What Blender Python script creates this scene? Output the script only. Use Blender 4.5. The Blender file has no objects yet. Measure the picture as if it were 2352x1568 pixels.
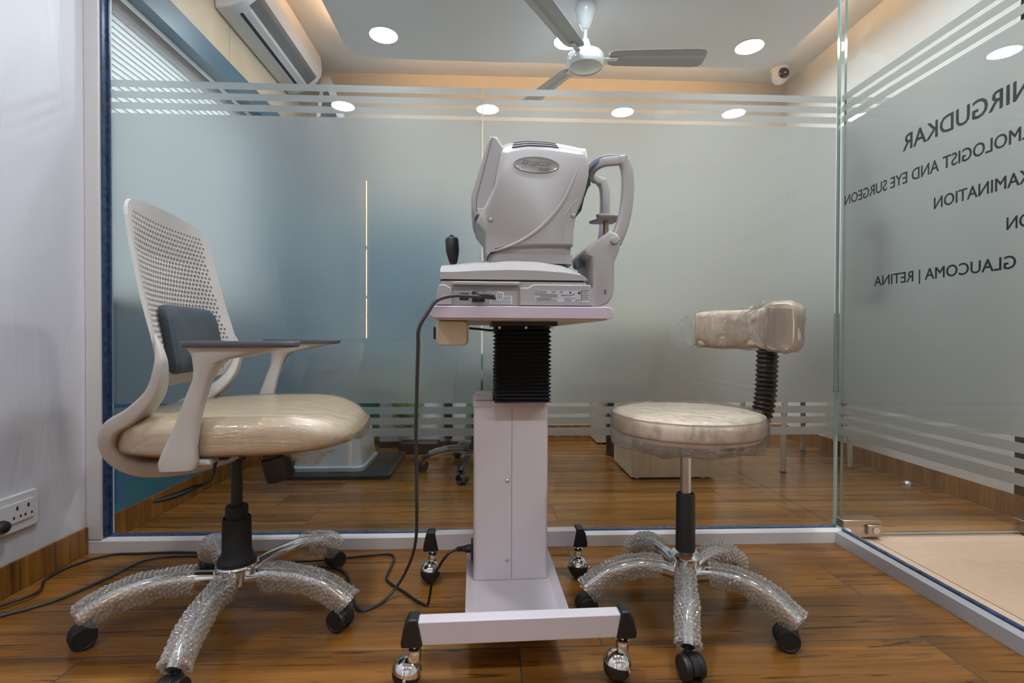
import bpy, bmesh, math, random
from math import sin, cos, pi, radians, sqrt
from mathutils import Vector, Matrix, noise
from mathutils.geometry import delaunay_2d_cdt
random.seed(7)
S = bpy.context.scene
COL = S.collection

# ------------------------------------------------------------------ camera, light, exposure
F_PX, YAW, PITCH, ROLL, CAM_H = 1155.0, .0413, -.0111, .0032, .72
cam_d = bpy.data.cameras.new('camera'); cam = bpy.data.objects.new('camera', cam_d); COL.objects.link(cam)
cam_d.sensor_width = 36; cam_d.lens = F_PX * 36 / 2352; cam_d.clip_start = .02
fw = Vector((sin(YAW)*cos(PITCH), cos(YAW)*cos(PITCH), sin(PITCH)))
rt = Vector((cos(YAW), -sin(YAW), 0)); up = rt.cross(fw)
rt, up = cos(ROLL)*rt + sin(ROLL)*up, -sin(ROLL)*rt + cos(ROLL)*up
cam.matrix_world = Matrix((( rt.x, up.x, -fw.x, 0), (rt.y, up.y, -fw.y, 0), (rt.z, up.z, -fw.z, CAM_H), (0, 0, 0, 1)))
S.camera = cam
S.view_settings.view_transform = 'Standard'; S.view_settings.look = 'None'
S.view_settings.gamma = 1; S.view_settings.use_curve_mapping = False
S.view_settings.exposure = 0.30
S.cycles.max_bounces = 10; S.cycles.transparent_max_bounces = 24
S.cycles.diffuse_bounces = 5; S.cycles.glossy_bounces = 5; S.cycles.transmission_bounces = 8
S.cycles.caustics_reflective = False; S.cycles.caustics_refractive = False
S.cycles.sample_clamp_indirect = 4
W = bpy.data.worlds.new('daylight'); S.world = W; W.use_nodes = True
W.node_tree.nodes['Background'].inputs[0].default_value = (.80, .90, 1, 1)
W.node_tree.nodes['Background'].inputs[1].default_value = 1.9
LAMP_FRONT, LAMP_BACK, COVE = 125.0, 105.0, 27.0

# room dimensions
XL, XP, XW, G, YD, HC, HP = -1.33, 1.2325, 2.114, 1.741, 3.55, 2.54, 2.44
YB, XF = -1.75, 5.0

# ------------------------------------------------------------------ materials
def nt(name):
    m = bpy.data.materials.new(name); m.use_nodes = True
    t = m.node_tree; return m, t, t.nodes['Principled BSDF'], t.nodes['Material Output']
def N(t, ty, **kw):
    n = t.nodes.new(ty)
    for k, v in kw.items():
        if k.startswith('_'): setattr(n, k[1:], v)
        else:
            n.inputs[k.replace('__', ' ')].default_value = v
    return n
def L(t, a, b): t.links.new(a, b)
def coords(t, scale=(1,1,1), loc=(0,0,0), rot=(0,0,0)):
    c = t.nodes.new('ShaderNodeTexCoord'); m = t.nodes.new('ShaderNodeMapping')
    m.inputs['Scale'].default_value = scale; m.inputs['Location'].default_value = loc; m.inputs['Rotation'].default_value = rot
    L(t, c.outputs['Object'], m.inputs['Vector']); return m.outputs['Vector']
def ramp(t, fac, *stops):
    r = t.nodes.new('ShaderNodeValToRGB'); e = r.color_ramp.elements
    while len(e) < len(stops): e.new(.5)
    for k, (p, c) in zip(e, stops):
        k.position = p; k.color = (*c, 1) if len(c) == 3 else c
    L(t, fac, r.inputs[0]); return r.outputs[0]
def plain(name, col, rough=.5, metal=0, coat=0, bump=0, bscale=200, spec=.5, var=0, vscale=6):
    m, t, b, o = nt(name)
    b.inputs['Base Color'].default_value = (*col, 1); b.inputs['Roughness'].default_value = rough
    b.inputs['Metallic'].default_value = metal; b.inputs['Coat Weight'].default_value = coat
    b.inputs['Specular IOR Level'].default_value = spec
    if bump:
        n = N(t, 'ShaderNodeTexNoise', Scale=bscale, Detail=3); L(t, coords(t), n.inputs['Vector'])
        bp = N(t, 'ShaderNodeBump', Strength=bump, Distance=.002); L(t, n.outputs[0], bp.inputs['Height']); L(t, bp.outputs[0], b.inputs['Normal'])
    if var:
        n = N(t, 'ShaderNodeTexNoise', Scale=vscale, Detail=4); L(t, coords(t), n.inputs['Vector'])
        c0 = tuple(max(0, x*(1-var)) for x in col); c1 = tuple(min(1, x*(1+var)) for x in col)
        L(t, ramp(t, n.outputs[0], (.3, c0), (.7, c1)), b.inputs['Base Color'])
    return m
def emit(name, col, s):
    m, t, b, o = nt(name); b.inputs['Base Color'].default_value = (.8,.8,.8,1)
    b.inputs['Emission Color'].default_value = (*col, 1); b.inputs['Emission Strength'].default_value = s
    return m

def wood_tile(name, vertical=None):
    m, t, b, o = nt(name)
    if vertical is None:
        v = coords(t, loc=(-.26, -.9565, 0))
        br = N(t, 'ShaderNodeTexBrick', Scale=1, _offset=.2, _offset_frequency=2, _squash_frequency=2)
        br.inputs['Brick Width'].default_value = .97; br.inputs['Row Height'].default_value = .1965
    else:
        v = coords(t, rot=(radians(90), 0, 0) if vertical == 'x' else (radians(90), 0, radians(90)))
        c = t.nodes.new('ShaderNodeTexCoord'); sp = t.nodes.new('ShaderNodeSeparateXYZ'); cb = t.nodes.new('ShaderNodeCombineXYZ')
        L(t, c.outputs['Object'], sp.inputs[0]); L(t, sp.outputs['X' if vertical == 'x' else 'Y'], cb.inputs['X']); L(t, sp.outputs['Z'], cb.inputs['Y'])
        v = cb.outputs[0]
        br = N(t, 'ShaderNodeTexBrick', Scale=1, _offset=0)
        br.inputs['Brick Width'].default_value = .197; br.inputs['Row Height'].default_value = 1
    L(t, v, br.inputs['Vector'])
    br.inputs['Mortar Size'].default_value = .0019; br.inputs['Mortar Smooth'].default_value = .1; br.inputs['Bias'].default_value = 0
    br.inputs['Color1'].default_value = (0,0,0,1); br.inputs['Color2'].default_value = (1,1,1,1); br.inputs['Mortar'].default_value = (.5,.5,.5,1)
    sc = t.nodes.new('ShaderNodeVectorMath'); sc.operation = 'MULTIPLY'
    sc.inputs[1].default_value = (1.15, 22, 1) if vertical is None else (40, 1.3, 1)
    L(t, v, sc.inputs[0])
    ad = t.nodes.new('ShaderNodeVectorMath'); ad.operation = 'ADD'
    mu = t.nodes.new('ShaderNodeVectorMath'); mu.operation = 'SCALE'; mu.inputs['Scale'].default_value = 37
    L(t, br.outputs['Color'], mu.inputs[0]); L(t, sc.outputs[0], ad.inputs[0]); L(t, mu.outputs[0], ad.inputs[1])
    n1 = N(t, 'ShaderNodeTexNoise', Scale=1, Detail=8, Roughness=.62, Distortion=.5); L(t, ad.outputs[0], n1.inputs['Vector'])
    n2 = N(t, 'ShaderNodeTexNoise', Scale=3.1, Detail=6, Roughness=.7, Distortion=1.2); L(t, ad.outputs[0], n2.inputs['Vector'])
    n3 = N(t, 'ShaderNodeTexNoise', Scale=.35, Detail=2); L(t, ad.outputs[0], n3.inputs['Vector'])
    base = ramp(t, n1.outputs[0], (.28, (.17,.062,.011)), (.48, (.29,.118,.022)), (.74, (.40,.18,.042)))
    dark = ramp(t, n2.outputs[0], (.335, (0,0,0)), (.445, (1,1,1)))
    area = ramp(t, n3.outputs[0], (.40, (.62,.62,.62)), (.62, (1.0,1.0,1.0)))
    m1 = N(t, 'ShaderNodeMix', _data_type='RGBA'); m1.inputs[6].default_value = (.045,.030,.014,1)
    L(t, dark, m1.inputs[0]); L(t, base, m1.inputs[7])
    m2 = N(t, 'ShaderNodeMix', _data_type='RGBA', _blend_type='MULTIPLY'); m2.inputs[0].default_value = 1
    L(t, m1.outputs[2], m2.inputs[6]); L(t, area, m2.inputs[7])
    m3 = N(t, 'ShaderNodeMix', _data_type='RGBA'); m3.inputs[7].default_value = (.075,.065,.058,1)
    L(t, br.outputs['Fac'], m3.inputs[0]); L(t, m2.outputs[2], m3.inputs[6])
    L(t, m3.outputs[2], b.inputs['Base Color'])
    b.inputs['Roughness'].default_value = .24; b.inputs['Specular IOR Level'].default_value = .30
    bp = N(t, 'ShaderNodeBump', Strength=.25, Distance=.0015, _invert=True); L(t, br.outputs['Fac'], bp.inputs['Height']); L(t, bp.outputs[0], b.inputs['Normal'])
    return m

def laminate(name, c0, c1, scale=(60, 60, 3), rough=.45):
    m, t, b, o = nt(name)
    n = N(t, 'ShaderNodeTexNoise', Scale=1, Detail=5, Roughness=.6, Distortion=.4); L(t, coords(t, scale), n.inputs['Vector'])
    L(t, ramp(t, n.outputs[0], (.3, c0), (.7, c1)), b.inputs['Base Color']); b.inputs['Roughness'].default_value = rough
    return m

def clear_glass():
    m, t, b, o = nt('clear_glass'); t.nodes.remove(b)
    tr = N(t, 'ShaderNodeBsdfTransparent'); tr.inputs[0].default_value = (.958,.972,.968,1)
    gl = N(t, 'ShaderNodeBsdfGlossy', Roughness=0); gl.inputs[0].default_value = (1,1,1,1)
    fr = N(t, 'ShaderNodeFresnel', IOR=1.52); ge = N(t, 'ShaderNodeNewGeometry')
    iv = N(t, 'ShaderNodeMath', _operation='SUBTRACT'); iv.inputs[0].default_value = 1; L(t, ge.outputs['Backfacing'], iv.inputs[1])
    ml = N(t, 'ShaderNodeMath', _operation='MULTIPLY'); L(t, fr.outputs[0], ml.inputs[0]); L(t, iv.outputs[0], ml.inputs[1])
    mx = N(t, 'ShaderNodeMixShader'); L(t, ml.outputs[0], mx.inputs[0]); L(t, tr.outputs[0], mx.inputs[1]); L(t, gl.outputs[0], mx.inputs[2])
    L(t, mx.outputs[0], o.inputs[0]); return m
def film_mat():
    m, t, b, o = nt('frosted_film'); t.nodes.remove(b)
    rf = N(t, 'ShaderNodeBsdfRefraction', Roughness=.52, IOR=1.32); rf.inputs[0].default_value = (.92,.94,.94,1)
    tl = N(t, 'ShaderNodeBsdfTranslucent'); tl.inputs[0].default_value = (.76,.80,.80,1)
    df = N(t, 'ShaderNodeBsdfDiffuse'); df.inputs[0].default_value = (.66,.69,.70,1)
    m1 = N(t, 'ShaderNodeMixShader'); m1.inputs[0].default_value = .5; L(t, tl.outputs[0], m1.inputs[1]); L(t, df.outputs[0], m1.inputs[2])
    m2 = N(t, 'ShaderNodeMixShader'); m2.inputs[0].default_value = .25; L(t, rf.outputs[0], m2.inputs[1]); L(t, m1.outputs[0], m2.inputs[2])
    L(t, m2.outputs[0], o.inputs[0]); return m
def plastic_wrap_mat(name, fac=.10, bump=.5, scale=(30, 30, 30), rough=.12, milky=.04):
    m, t, b, o = nt(name); t.nodes.remove(b)
    tr = N(t, 'ShaderNodeBsdfTransparent'); tr.inputs[0].default_value = (.97,.97,.96,1)
    gl = N(t, 'ShaderNodeBsdfGlossy', Roughness=rough); gl.inputs[0].default_value = (1,1,1,1)
    df = N(t, 'ShaderNodeBsdfDiffuse'); df.inputs[0].default_value = (.85,.85,.85,1)
    n = N(t, 'ShaderNodeTexNoise', Scale=1, Detail=5, Roughness=.65, Distortion=1.5); L(t, coords(t, scale), n.inputs['Vector'])
    bp = N(t, 'ShaderNodeBump', Strength=bump, Distance=.01); L(t, n.outputs[0], bp.inputs['Height'])
    L(t, bp.outputs[0], gl.inputs['Normal']); L(t, bp.outputs[0], df.inputs['Normal'])
    fr = N(t, 'ShaderNodeLayerWeight', Blend=.14); L(t, bp.outputs[0], fr.inputs['Normal'])
    ma = N(t, 'ShaderNodeMath', _operation='ADD'); ma.inputs[1].default_value = fac; L(t, fr.outputs['Fresnel'], ma.inputs[0])
    m0 = N(t, 'ShaderNodeMixShader'); m0.inputs[0].default_value = milky; L(t, tr.outputs[0], m0.inputs[1]); L(t, df.outputs[0], m0.inputs[2])
    mx = N(t, 'ShaderNodeMixShader'); L(t, ma.outputs[0], mx.inputs[0]); L(t, m0.outputs[0], mx.inputs[1]); L(t, gl.outputs[0], mx.inputs[2])
    L(t, mx.outputs[0], o.inputs[0]); return m
def teal_mat():
    m, t, b, o = nt('teal_paint')
    n = N(t, 'ShaderNodeTexNoise', Scale=5, Detail=3, Distortion=2.5); L(t, coords(t), n.inputs['Vector'])
    n2 = N(t, 'ShaderNodeTexNoise', Scale=30, Detail=4, Distortion=3); L(t, coords(t, (1, 1, 4)), n2.inputs['Vector'])
    a = ramp(t, n.outputs[0], (.42, (.030,.115,.24)), (.58, (.016,.155,.20)))
    c = ramp(t, n2.outputs[0], (.35, (.8,.8,.8)), (.7, (1.25,1.25,1.25)))
    mx = N(t, 'ShaderNodeMix', _data_type='RGBA', _blend_type='MULTIPLY'); mx.inputs[0].default_value = 1
    L(t, a, mx.inputs[6]); L(t, c, mx.inputs[7]); L(t, mx.outputs[2], b.inputs['Base Color']); b.inputs['Roughness'].default_value = .4
    return m
def back_wall_mat():
    # cream wall with a teal painted lower left field
    m, t, b, o = nt('cream_and_teal_paint')
    c = N(t, 'ShaderNodeTexCoord'); s = N(t, 'ShaderNodeSeparateXYZ'); L(t, c.outputs['Object'], s.inputs[0])
    lx = N(t, 'ShaderNodeMath', _operation='LESS_THAN'); lx.inputs[1].default_value = -.18; L(t, s.outputs['X'], lx.inputs[0])
    lz = N(t, 'ShaderNodeMath', _operation='LESS_THAN'); lz.inputs[1].default_value = 1.55; L(t, s.outputs['Z'], lz.inputs[0])
    an = N(t, 'ShaderNodeMath', _operation='MULTIPLY'); L(t, lx.outputs[0], an.inputs[0]); L(t, lz.outputs[0], an.inputs[1])
    mx = N(t, 'ShaderNodeMix', _data_type='RGBA'); mx.inputs[6].default_value = (.60,.55,.46,1); mx.inputs[7].default_value = (.04,.20,.30,1)
    L(t, an.outputs[0], mx.inputs[0]); L(t, mx.outputs[2], b.inputs['Base Color']); b.inputs['Roughness'].default_value = .6
    return m
def plaster():
    m, t, b, o = nt('white_wall_paint')
    b.inputs['Base Color'].default_value = (.62,.61,.645,1); b.inputs['Roughness'].default_value = .38
    n = N(t, 'ShaderNodeTexNoise', Scale=1, Detail=3, Distortion=2); L(t, coords(t, (3, 7, 2.2)), n.inputs['Vector'])
    bp = N(t, 'ShaderNodeBump', Strength=.35, Distance=.012); L(t, n.outputs[0], bp.inputs['Height']); L(t, bp.outputs[0], b.inputs['Normal'])
    return m

M = dict(
    floor=wood_tile('wood_look_tile'), skirt_y=wood_tile('wood_look_skirting_side', 'y'), skirt_x=wood_tile('wood_look_skirting_back', 'x'),
    plaster=plaster(), ceiling=plain('ceiling_paint', (.74,.745,.76), .7), cream=laminate('cream_laminate', (.42,.35,.235), (.50,.43,.31), (60,4,4)),
    wallw=plain('warm_white_paint', (.72,.69,.64), .6), beige=plain('beige_floor', (.66,.48,.35), .5, var=.05, vscale=40),
    backwall=back_wall_mat(), teal=teal_mat(), tealframe=plain('teal_window_frame', (.022,.085,.125), .35, var=.25, vscale=4),
    alu=plain('white_powder_coat_frame', (.60,.57,.56), .4), grayalu=plain('grey_aluminium', (.42,.42,.44), .3, metal=.3),
    blue=plain('blue_protective_tape', (.018,.042,.10), .25, coat=.4, var=.5, vscale=60),
    glass=clear_glass(), film=film_mat(), edge=plain('green_glass_edge', (.24,.34,.31), .1),
    text=plain('black_vinyl', (.012,.012,.012), .4), brass=plain('brushed_patch_metal', (.46,.34,.25), .28, metal=.9), key=plain('lock_metal', (.7,.66,.6), .25, metal=1),
    dsteel=plain('dark_handle_metal', (.16,.15,.14), .4, metal=.5), steel=plain('brushed_steel', (.55,.55,.55), .3, metal=1), chrome=plain('chrome', (.82,.82,.84), .07, metal=1),
    black=plain('black_plastic', (.012,.012,.013), .42), blackm=plain('black_rubber_fabric', (.006,.006,.007), .7), brownblack=plain('dark_brown_rubber', (.02,.014,.012), .42),
    ltgrey=plain('light_grey_plastic', (.50,.47,.44), .45, bump=.08, bscale=900), dkgrey=plain('dark_grey_pad', (.075,.075,.09), .5),
    lumbar=plain('slate_fabric', (.045,.058,.070), .85, bump=.5, bscale=900),
    seat=plain('beige_leatherette', (.80,.60,.36), .32, coat=.5), stoolseat=plain('stool_leatherette', (.86,.68,.50), .4, coat=.2, bump=.25, bscale=28),
    wrap=plastic_wrap_mat('clear_stretch_wrap', .13, .6, (12, 60, 60), .10, .03), wrap2=plastic_wrap_mat('clear_bag_plastic', .06, 1.0, (45, 45, 25), .10, .06),
    dev=plain('instrument_shell_grey', (.37,.35,.34), .36, bump=.05, bscale=1200), dev2=plain('instrument_panel_grey', (.45,.44,.43), .4),
    pad=plain('blue_grey_rubber_pad', (.20,.20,.26), .5), pink=plain('lilac_white_table_edge', (.58,.48,.56), .4, var=.03, vscale=400), under=plain('table_underside', (.62,.63,.55), .5),
    stand=plain('white_pink_powder_coat', (.61,.555,.58), .32), stand2=plain('cream_plastic', (.68,.58,.44), .45),
    cable=plain('black_cable', (.012,.012,.013), .4), cableg=plain('grey_cable', (.045,.045,.05), .42),
    lab=plain('label_silver', (.50,.50,.53), .4), labw=plain('label_white', (.75,.75,.75), .5), ink=plain('label_ink', (.03,.03,.04), .5), inkg=plain('grey_print', (.16,.16,.17), .5),
    badge=plain('badge_gel', (.30,.29,.27), .15, coat=.6), acw=plain('ac_white', (.80,.80,.84), .16, coat=.3), acd=plain('louver_dark', (.02,.022,.024), .4), acg=plain('ac_grille_grey', (.16,.17,.18), .5),
    fan=plain('fan_blade_grey', (.42,.43,.43), .35), fanw=plain('fan_white', (.78,.80,.80), .2, coat=.4),
    blind=plain('blind_slat', (.78,.78,.76), .6), pale=laminate('pale_wood_laminate', (.52,.42,.27), (.66,.56,.40), (40,40,2)), paled=laminate('pale_wood_laminate_edge', (.40,.31,.19), (.52,.42,.28), (40,40,2)),
    unit=plain('unit_enamel', (.68,.78,.82), .2, coat=.5), green=plain('green_panel', (.06,.20,.10), .35), greenbag=plain('green_plastic_bag', (.20,.36,.16), .2, coat=.5, var=.4, vscale=12),
    white=plain('white_panel', (.62,.64,.64), .35), bin=plain('bin_brown', (.05,.035,.028), .3, metal=.4), sock=plain('socket_white', (.70,.69,.68), .25, coat=.2), hole=plain('socket_hole', (.02,.018,.015), .5),
    lampf=emit('front_downlight', (.80,.89,1), LAMP_FRONT), lampc=emit('added_room_downlight', (.84,.91,1), 215.0), lampd=emit('added_corridor_downlight', (1,.93,.86), 330.0), lampb=emit('back_downlight', (.80,.90,1), LAMP_BACK),
    led=emit('warm_led', (1,.56,.26), COVE), warm=emit('warm_gap_light', (1,.62,.25), 30.0), lampring=plain('lamp_ring', (.8,.8,.8), .4),
    lens=plain('lens_black', (.015,.013,.03), .08, coat=1), chairwrap=plain('wrapped_chair_leg', (.42,.38,.32), .25, coat=.5), vseat=plain('brown_seat', (.16,.10,.07), .5),
)
def sky_pane():
    m, t, b, o = nt('daylit_window_glass'); b.inputs['Base Color'].default_value = (.8,.85,.9,1); b.inputs['Roughness'].default_value = .1
    b.inputs['Transmission Weight'].default_value = 1; return m
def blind_mat():
    m, t, b, o = nt('translucent_blind'); t.nodes.remove(b)
    tl = N(t, 'ShaderNodeBsdfTranslucent'); tl.inputs[0].default_value = (.85,.85,.83,1)
    df = N(t, 'ShaderNodeBsdfDiffuse'); df.inputs[0].default_value = (.75,.75,.73,1)
    mx = N(t, 'ShaderNodeMixShader'); mx.inputs[0].default_value = .5
    L(t, tl.outputs[0], mx.inputs[1]); L(t, df.outputs[0], mx.inputs[2]); L(t, mx.outputs[0], o.inputs[0]); return m
M['blind'] = blind_mat()
def bubble_mat():
    m, t, b, o = nt('bubble_wrap_plastic'); t.nodes.remove(b)
    tr = N(t, 'ShaderNodeBsdfTransparent'); tr.inputs[0].default_value = (.97,.97,.96,1)
    gl = N(t, 'ShaderNodeBsdfGlossy', Roughness=.13); gl.inputs[0].default_value = (1,1,1,1)
    df = N(t, 'ShaderNodeBsdfDiffuse'); df.inputs[0].default_value = (.86,.84,.80,1)
    tl = N(t, 'ShaderNodeBsdfTranslucent'); tl.inputs[0].default_value = (.90,.88,.84,1)
    lw = N(t, 'ShaderNodeLayerWeight', Blend=.35)
    md = N(t, 'ShaderNodeMixShader'); md.inputs[0].default_value = .5; L(t, df.outputs[0], md.inputs[1]); L(t, tl.outputs[0], md.inputs[2])
    m0 = N(t, 'ShaderNodeMixShader'); L(t, ramp(t, lw.outputs['Facing'], (0, (.17,.17,.17)), (.9, (.80,.80,.80))), m0.inputs[0]); L(t, tr.outputs[0], m0.inputs[1]); L(t, md.outputs[0], m0.inputs[2])
    m1 = N(t, 'ShaderNodeMixShader'); L(t, ramp(t, lw.outputs['Fresnel'], (0, (.07,.07,.07)), (1, (.38,.38,.38))), m1.inputs[0]); L(t, m0.outputs[0], m1.inputs[1]); L(t, gl.outputs[0], m1.inputs[2])
    L(t, m1.outputs[0], o.inputs[0]); return m
M['bubble'] = bubble_mat()

# ------------------------------------------------------------------ mesh helpers
def obj(name, bm, mat, parent=None, smooth=False, bevel=0, bseg=2, loc=None, rot=None, sub=0, solid=0, recalc=True):
    if recalc: bmesh.ops.recalc_face_normals(bm, faces=bm.faces)
    me = bpy.data.meshes.new(name); bm.to_mesh(me); bm.free()
    mats = mat if isinstance(mat, (list, tuple)) else [mat]
    for q in mats: me.materials.append(q)
    o = bpy.data.objects.new(name, me); COL.objects.link(o)
    if smooth:
        for p in me.polygons: p.use_smooth = True
        try: me.set_sharp_from_angle(angle=radians(38))
        except Exception: pass
    if solid:
        md = o.modifiers.new('thickness', 'SOLIDIFY'); md.thickness = solid; md.offset = 0
    if sub:
        md = o.modifiers.new('subd', 'SUBSURF'); md.levels = md.render_levels = sub
    if bevel:
        md = o.modifiers.new('bevel', 'BEVEL'); md.width = bevel; md.segments = bseg; md.limit_method = 'ANGLE'; md.angle_limit = radians(35)
        md.harden_normals = False
        for p in me.polygons: p.use_smooth = True
        try: me.set_sharp_from_angle(angle=radians(50))
        except Exception: pass
    if loc is not None: o.location = loc
    if rot is not None: o.rotation_euler = rot
    if parent is not None: o.parent = parent
    return o
def empty(name, label, cat, loc=(0,0,0), rz=0, group=None):
    o = bpy.data.objects.new(name, None); COL.objects.link(o); o.location = loc; o.rotation_euler = (0,0,rz)
    o.empty_display_size = .05; return tag(o, label, cat, group)
def tag(o, label, cat, group=None):
    o['label'] = label; o['category'] = cat
    if group: o['group'] = group
    return o
def struct(name, bm, mat, parent=None, **k):
    o = obj(name, bm, mat, parent, **k); o['kind'] = 'structure'; return o
def BM(): return bmesh.new()
def box(bm, x0, x1, y0, y1, z0, z1, mi=0, T=None):
    v = [bm.verts.new(Vector(p) if T is None else T @ Vector(p)) for p in ((x0,y0,z0),(x1,y0,z0),(x1,y1,z0),(x0,y1,z0),(x0,y0,z1),(x1,y0,z1),(x1,y1,z1),(x0,y1,z1))]
    fs = [bm.faces.new([v[i] for i in q]) for q in ((0,3,2,1),(4,5,6,7),(0,1,5,4),(1,2,6,5),(2,3,7,6),(3,0,4,7))]
    for f in fs: f.material_index = mi
    return fs
def bx(*a, **k): b = BM(); box(b, *a, **k); return b
def loft(bm, rings, closed=True, cap=True, loop=False, mi=0):
    vs = [[bm.verts.new(p) for p in r] for r in rings]; n = len(vs[0])
    m = len(vs)
    for i in range(m if loop else m-1):
        a, b = vs[i], vs[(i+1) % m]
        for j in range(n if closed else n-1):
            f = bm.faces.new((a[j], a[(j+1) % n], b[(j+1) % n], b[j])); f.material_index = mi
    if cap and not loop:
        for r in (vs[0], vs[-1]):
            try: bm.faces.new(r).material_index = mi
            except ValueError: pass
    return vs
def prism(bm, pts, y0, y1, axis='y', mi=0):
    def P(a, b, h): return {'y': (a, h, b), 'x': (h, a, b), 'z': (a, b, h)}[axis]
    loft(bm, [[P(a, b, y0) for a, b in pts], [P(a, b, y1) for a, b in pts]], mi=mi)
def lathe(bm, prof, c=(0,0,0), seg=24, axis='z', T=None, mi=0):
    rings = []
    for r, h in prof:
        ring = []
        for k in range(seg):
            a = 2*pi*k/seg; p = {'z': (r*cos(a), r*sin(a), h), 'y': (r*cos(a), h, r*sin(a)), 'x': (h, r*cos(a), r*sin(a))}[axis]
            p = Vector(p) if T is None else T @ Vector(p)
            ring.append(p + Vector(c))
        rings.append(ring)
    loft(bm, rings, mi=mi)
def crv(pts, n=8):
    # Catmull-Rom resample
    P = [Vector(p) for p in pts]; P = [2*P[0]-P[1]] + P + [2*P[-1]-P[-2]]; out = []
    for i in range(1, len(P)-2):
        for k in range(n):
            t = k/n; a, b, c, d = P[i-1:i+3]
            out.append(.5*((2*b) + (c-a)*t + (2*a-5*b+4*c-d)*t*t + (3*b-a-3*c+d)*t**3))
    out.append(P[-2]); return out
def frames(path, ref=Vector((0,0,1))):
    fr = []
    for i, p in enumerate(path):
        t = (path[min(i+1, len(path)-1)] - path[max(i-1, 0)]).normalized()
        s = t.cross(ref); s = s.normalized() if s.length > 1e-4 else Vector((0,1,0)); u = s.cross(t).normalized()
        if fr and s.dot(fr[-1][1]) < 0: s, u = -s, -u
        fr.append((p, s, u, t))
    return fr
def tube(bm, path, r, seg=10, ref=Vector((0,0,1)), ry=None, cap=True, mi=0):
    rings = []
    for i, (p, s, u, t) in enumerate(frames(path, ref)):
        a = r[i] if isinstance(r, (list, tuple)) else r; b = a if ry is None else (ry[i] if isinstance(ry, (list, tuple)) else ry)
        rings.append([p + s*a*cos(2*pi*k/seg) + u*b*sin(2*pi*k/seg) for k in range(seg)])
    loft(bm, rings, cap=cap, mi=mi)
def sweep_rect(bm, path, w, h, ref=Vector((0,1,0)), rad=.3):
    # rounded rectangle swept; w along the reference (side) axis, h across
    rings = []
    for i, (p, s, u, t) in enumerate(frames(path, ref)):
        a = (w[i] if isinstance(w, (list, tuple)) else w)/2; b = (h[i] if isinstance(h, (list, tuple)) else h)/2; ring = []
        rr = rad*min(a, b)*2*.5
        for cx, cy, a0 in ((b-rr, a-rr, 0), (-(b-rr), a-rr, pi/2), (-(b-rr), -(a-rr), pi), (b-rr, -(a-rr), 3*pi/2)):
            for k in range(4):
                an = a0 + pi/2*k/3; ring.append(p + s*(cx + rr*cos(an)) + u*(cy + rr*sin(an)))
        rings.append(ring)
    loft(bm, rings)
def rrect(x0, x1, y0, y1, r, n=5):
    out = []
    for cx, cy, a0 in ((x1-r, y1-r, 0), (x0+r, y1-r, pi/2), (x0+r, y0+r, pi), (x1-r, y0+r, 3*pi/2)):
        for k in range(n+1):
            a = a0 + pi/2*k/n; out.append((cx + r*cos(a), cy + r*sin(a)))
    return out
def selipse(cx, cy, a, b, n, seg=48):
    o = []
    for k in range(seg):
        t = 2*pi*k/seg; c, s = cos(t), sin(t)
        o.append((cx + a*math.copysign(abs(c)**(2/n), c), cy + b*math.copysign(abs(s)**(2/n), s)))
    return o
def cushion(cx, cy, a, b, z0, z1, n=3, er=.03, seg=56, dome=.006, wob=0, off=0, shape=None, warp=None):
    bm = BM(); rings = []; er2 = er
    prof = [(er*.9, z0), (er*.35, z0+er*.08)]
    for k in range(4): an = pi/2*k/3; prof.append((er*.35*(1-sin(an)) if k < 3 else 0, z0 + er*.08 + (1-cos(an))*er*.5))
    for k in range(7): an = pi/2*k/6; prof.append((er*(1-cos(an)), z1 - er + er*sin(an)))
    prof += [(er*2.2, z1+dome*.5), (a*.55, z1+dome*.9), (a*.85, z1+dome)]
    for ins, z in prof:
        ring = []
        for x, y in selipse(cx, cy, a-ins+off, b-ins*(b/a if ins > er*1.5 else 1)+off, n, seg):
            d = wob*noise.noise(Vector((x*22, y*22, z*30))) if wob else 0
            zz = z + (off if z > (z0+z1)/2 else -off)
            if shape: zz = shape(x, y, zz)
            if warp: x, y = warp(x, y)
            dx, dy = x-cx, y-cy; l = sqrt(dx*dx+dy*dy) or 1
            ring.append((x + d*dx/l, y + d*dy/l, zz + d*.5))
        rings.append(ring)
    loft(bm, rings); return bm
def text(name, body, size, mat, parent, matrix, align='LEFT', offset=0, extrude=.0002, sx=1, label=None, bold=0):
    c = bpy.data.curves.new(name, 'FONT'); c.body = body; c.size = size; c.align_x = align; c.offset = offset; c.extrude = extrude
    c.resolution_u = 3
    o = bpy.data.objects.new(name, c); COL.objects.link(o)
    dg = bpy.context.evaluated_depsgraph_get(); dg.update()
    me = bpy.data.meshes.new_from_object(o.evaluated_get(dg)); me.name = name
    bpy.data.objects.remove(o); me.materials.clear(); me.materials.append(mat)
    for v in me.vertices: v.co.x *= sx
    if bold:
        bm_ = bmesh.new(); bm_.from_mesh(me)
        for q_, h_ in ((bold, 0), (-bold, 0), (0, bold*.7), (0, -bold*.7)):
            t_ = bmesh.new(); t_.from_mesh(me); bmesh.ops.translate(t_, verts=t_.verts, vec=(q_, h_, .00001*(1+(q_ > 0)+2*(h_ > 0)))); m2_ = bpy.data.meshes.new('tmp'); t_.to_mesh(m2_); t_.free(); bm_.from_mesh(m2_); bpy.data.meshes.remove(m2_)
        bm_.to_mesh(me); bm_.free()
    me.transform(matrix)
    n = bpy.data.objects.new(name, me); COL.objects.link(n)
    if parent is not None: n.parent = parent
    if label: n['label'] = label
    return n
def copy_tree(o, parent=None):
    c = o.copy(); COL.objects.link(c); c.parent = parent
    for ch in list(o.children): copy_tree(ch, c)
    return c
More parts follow.
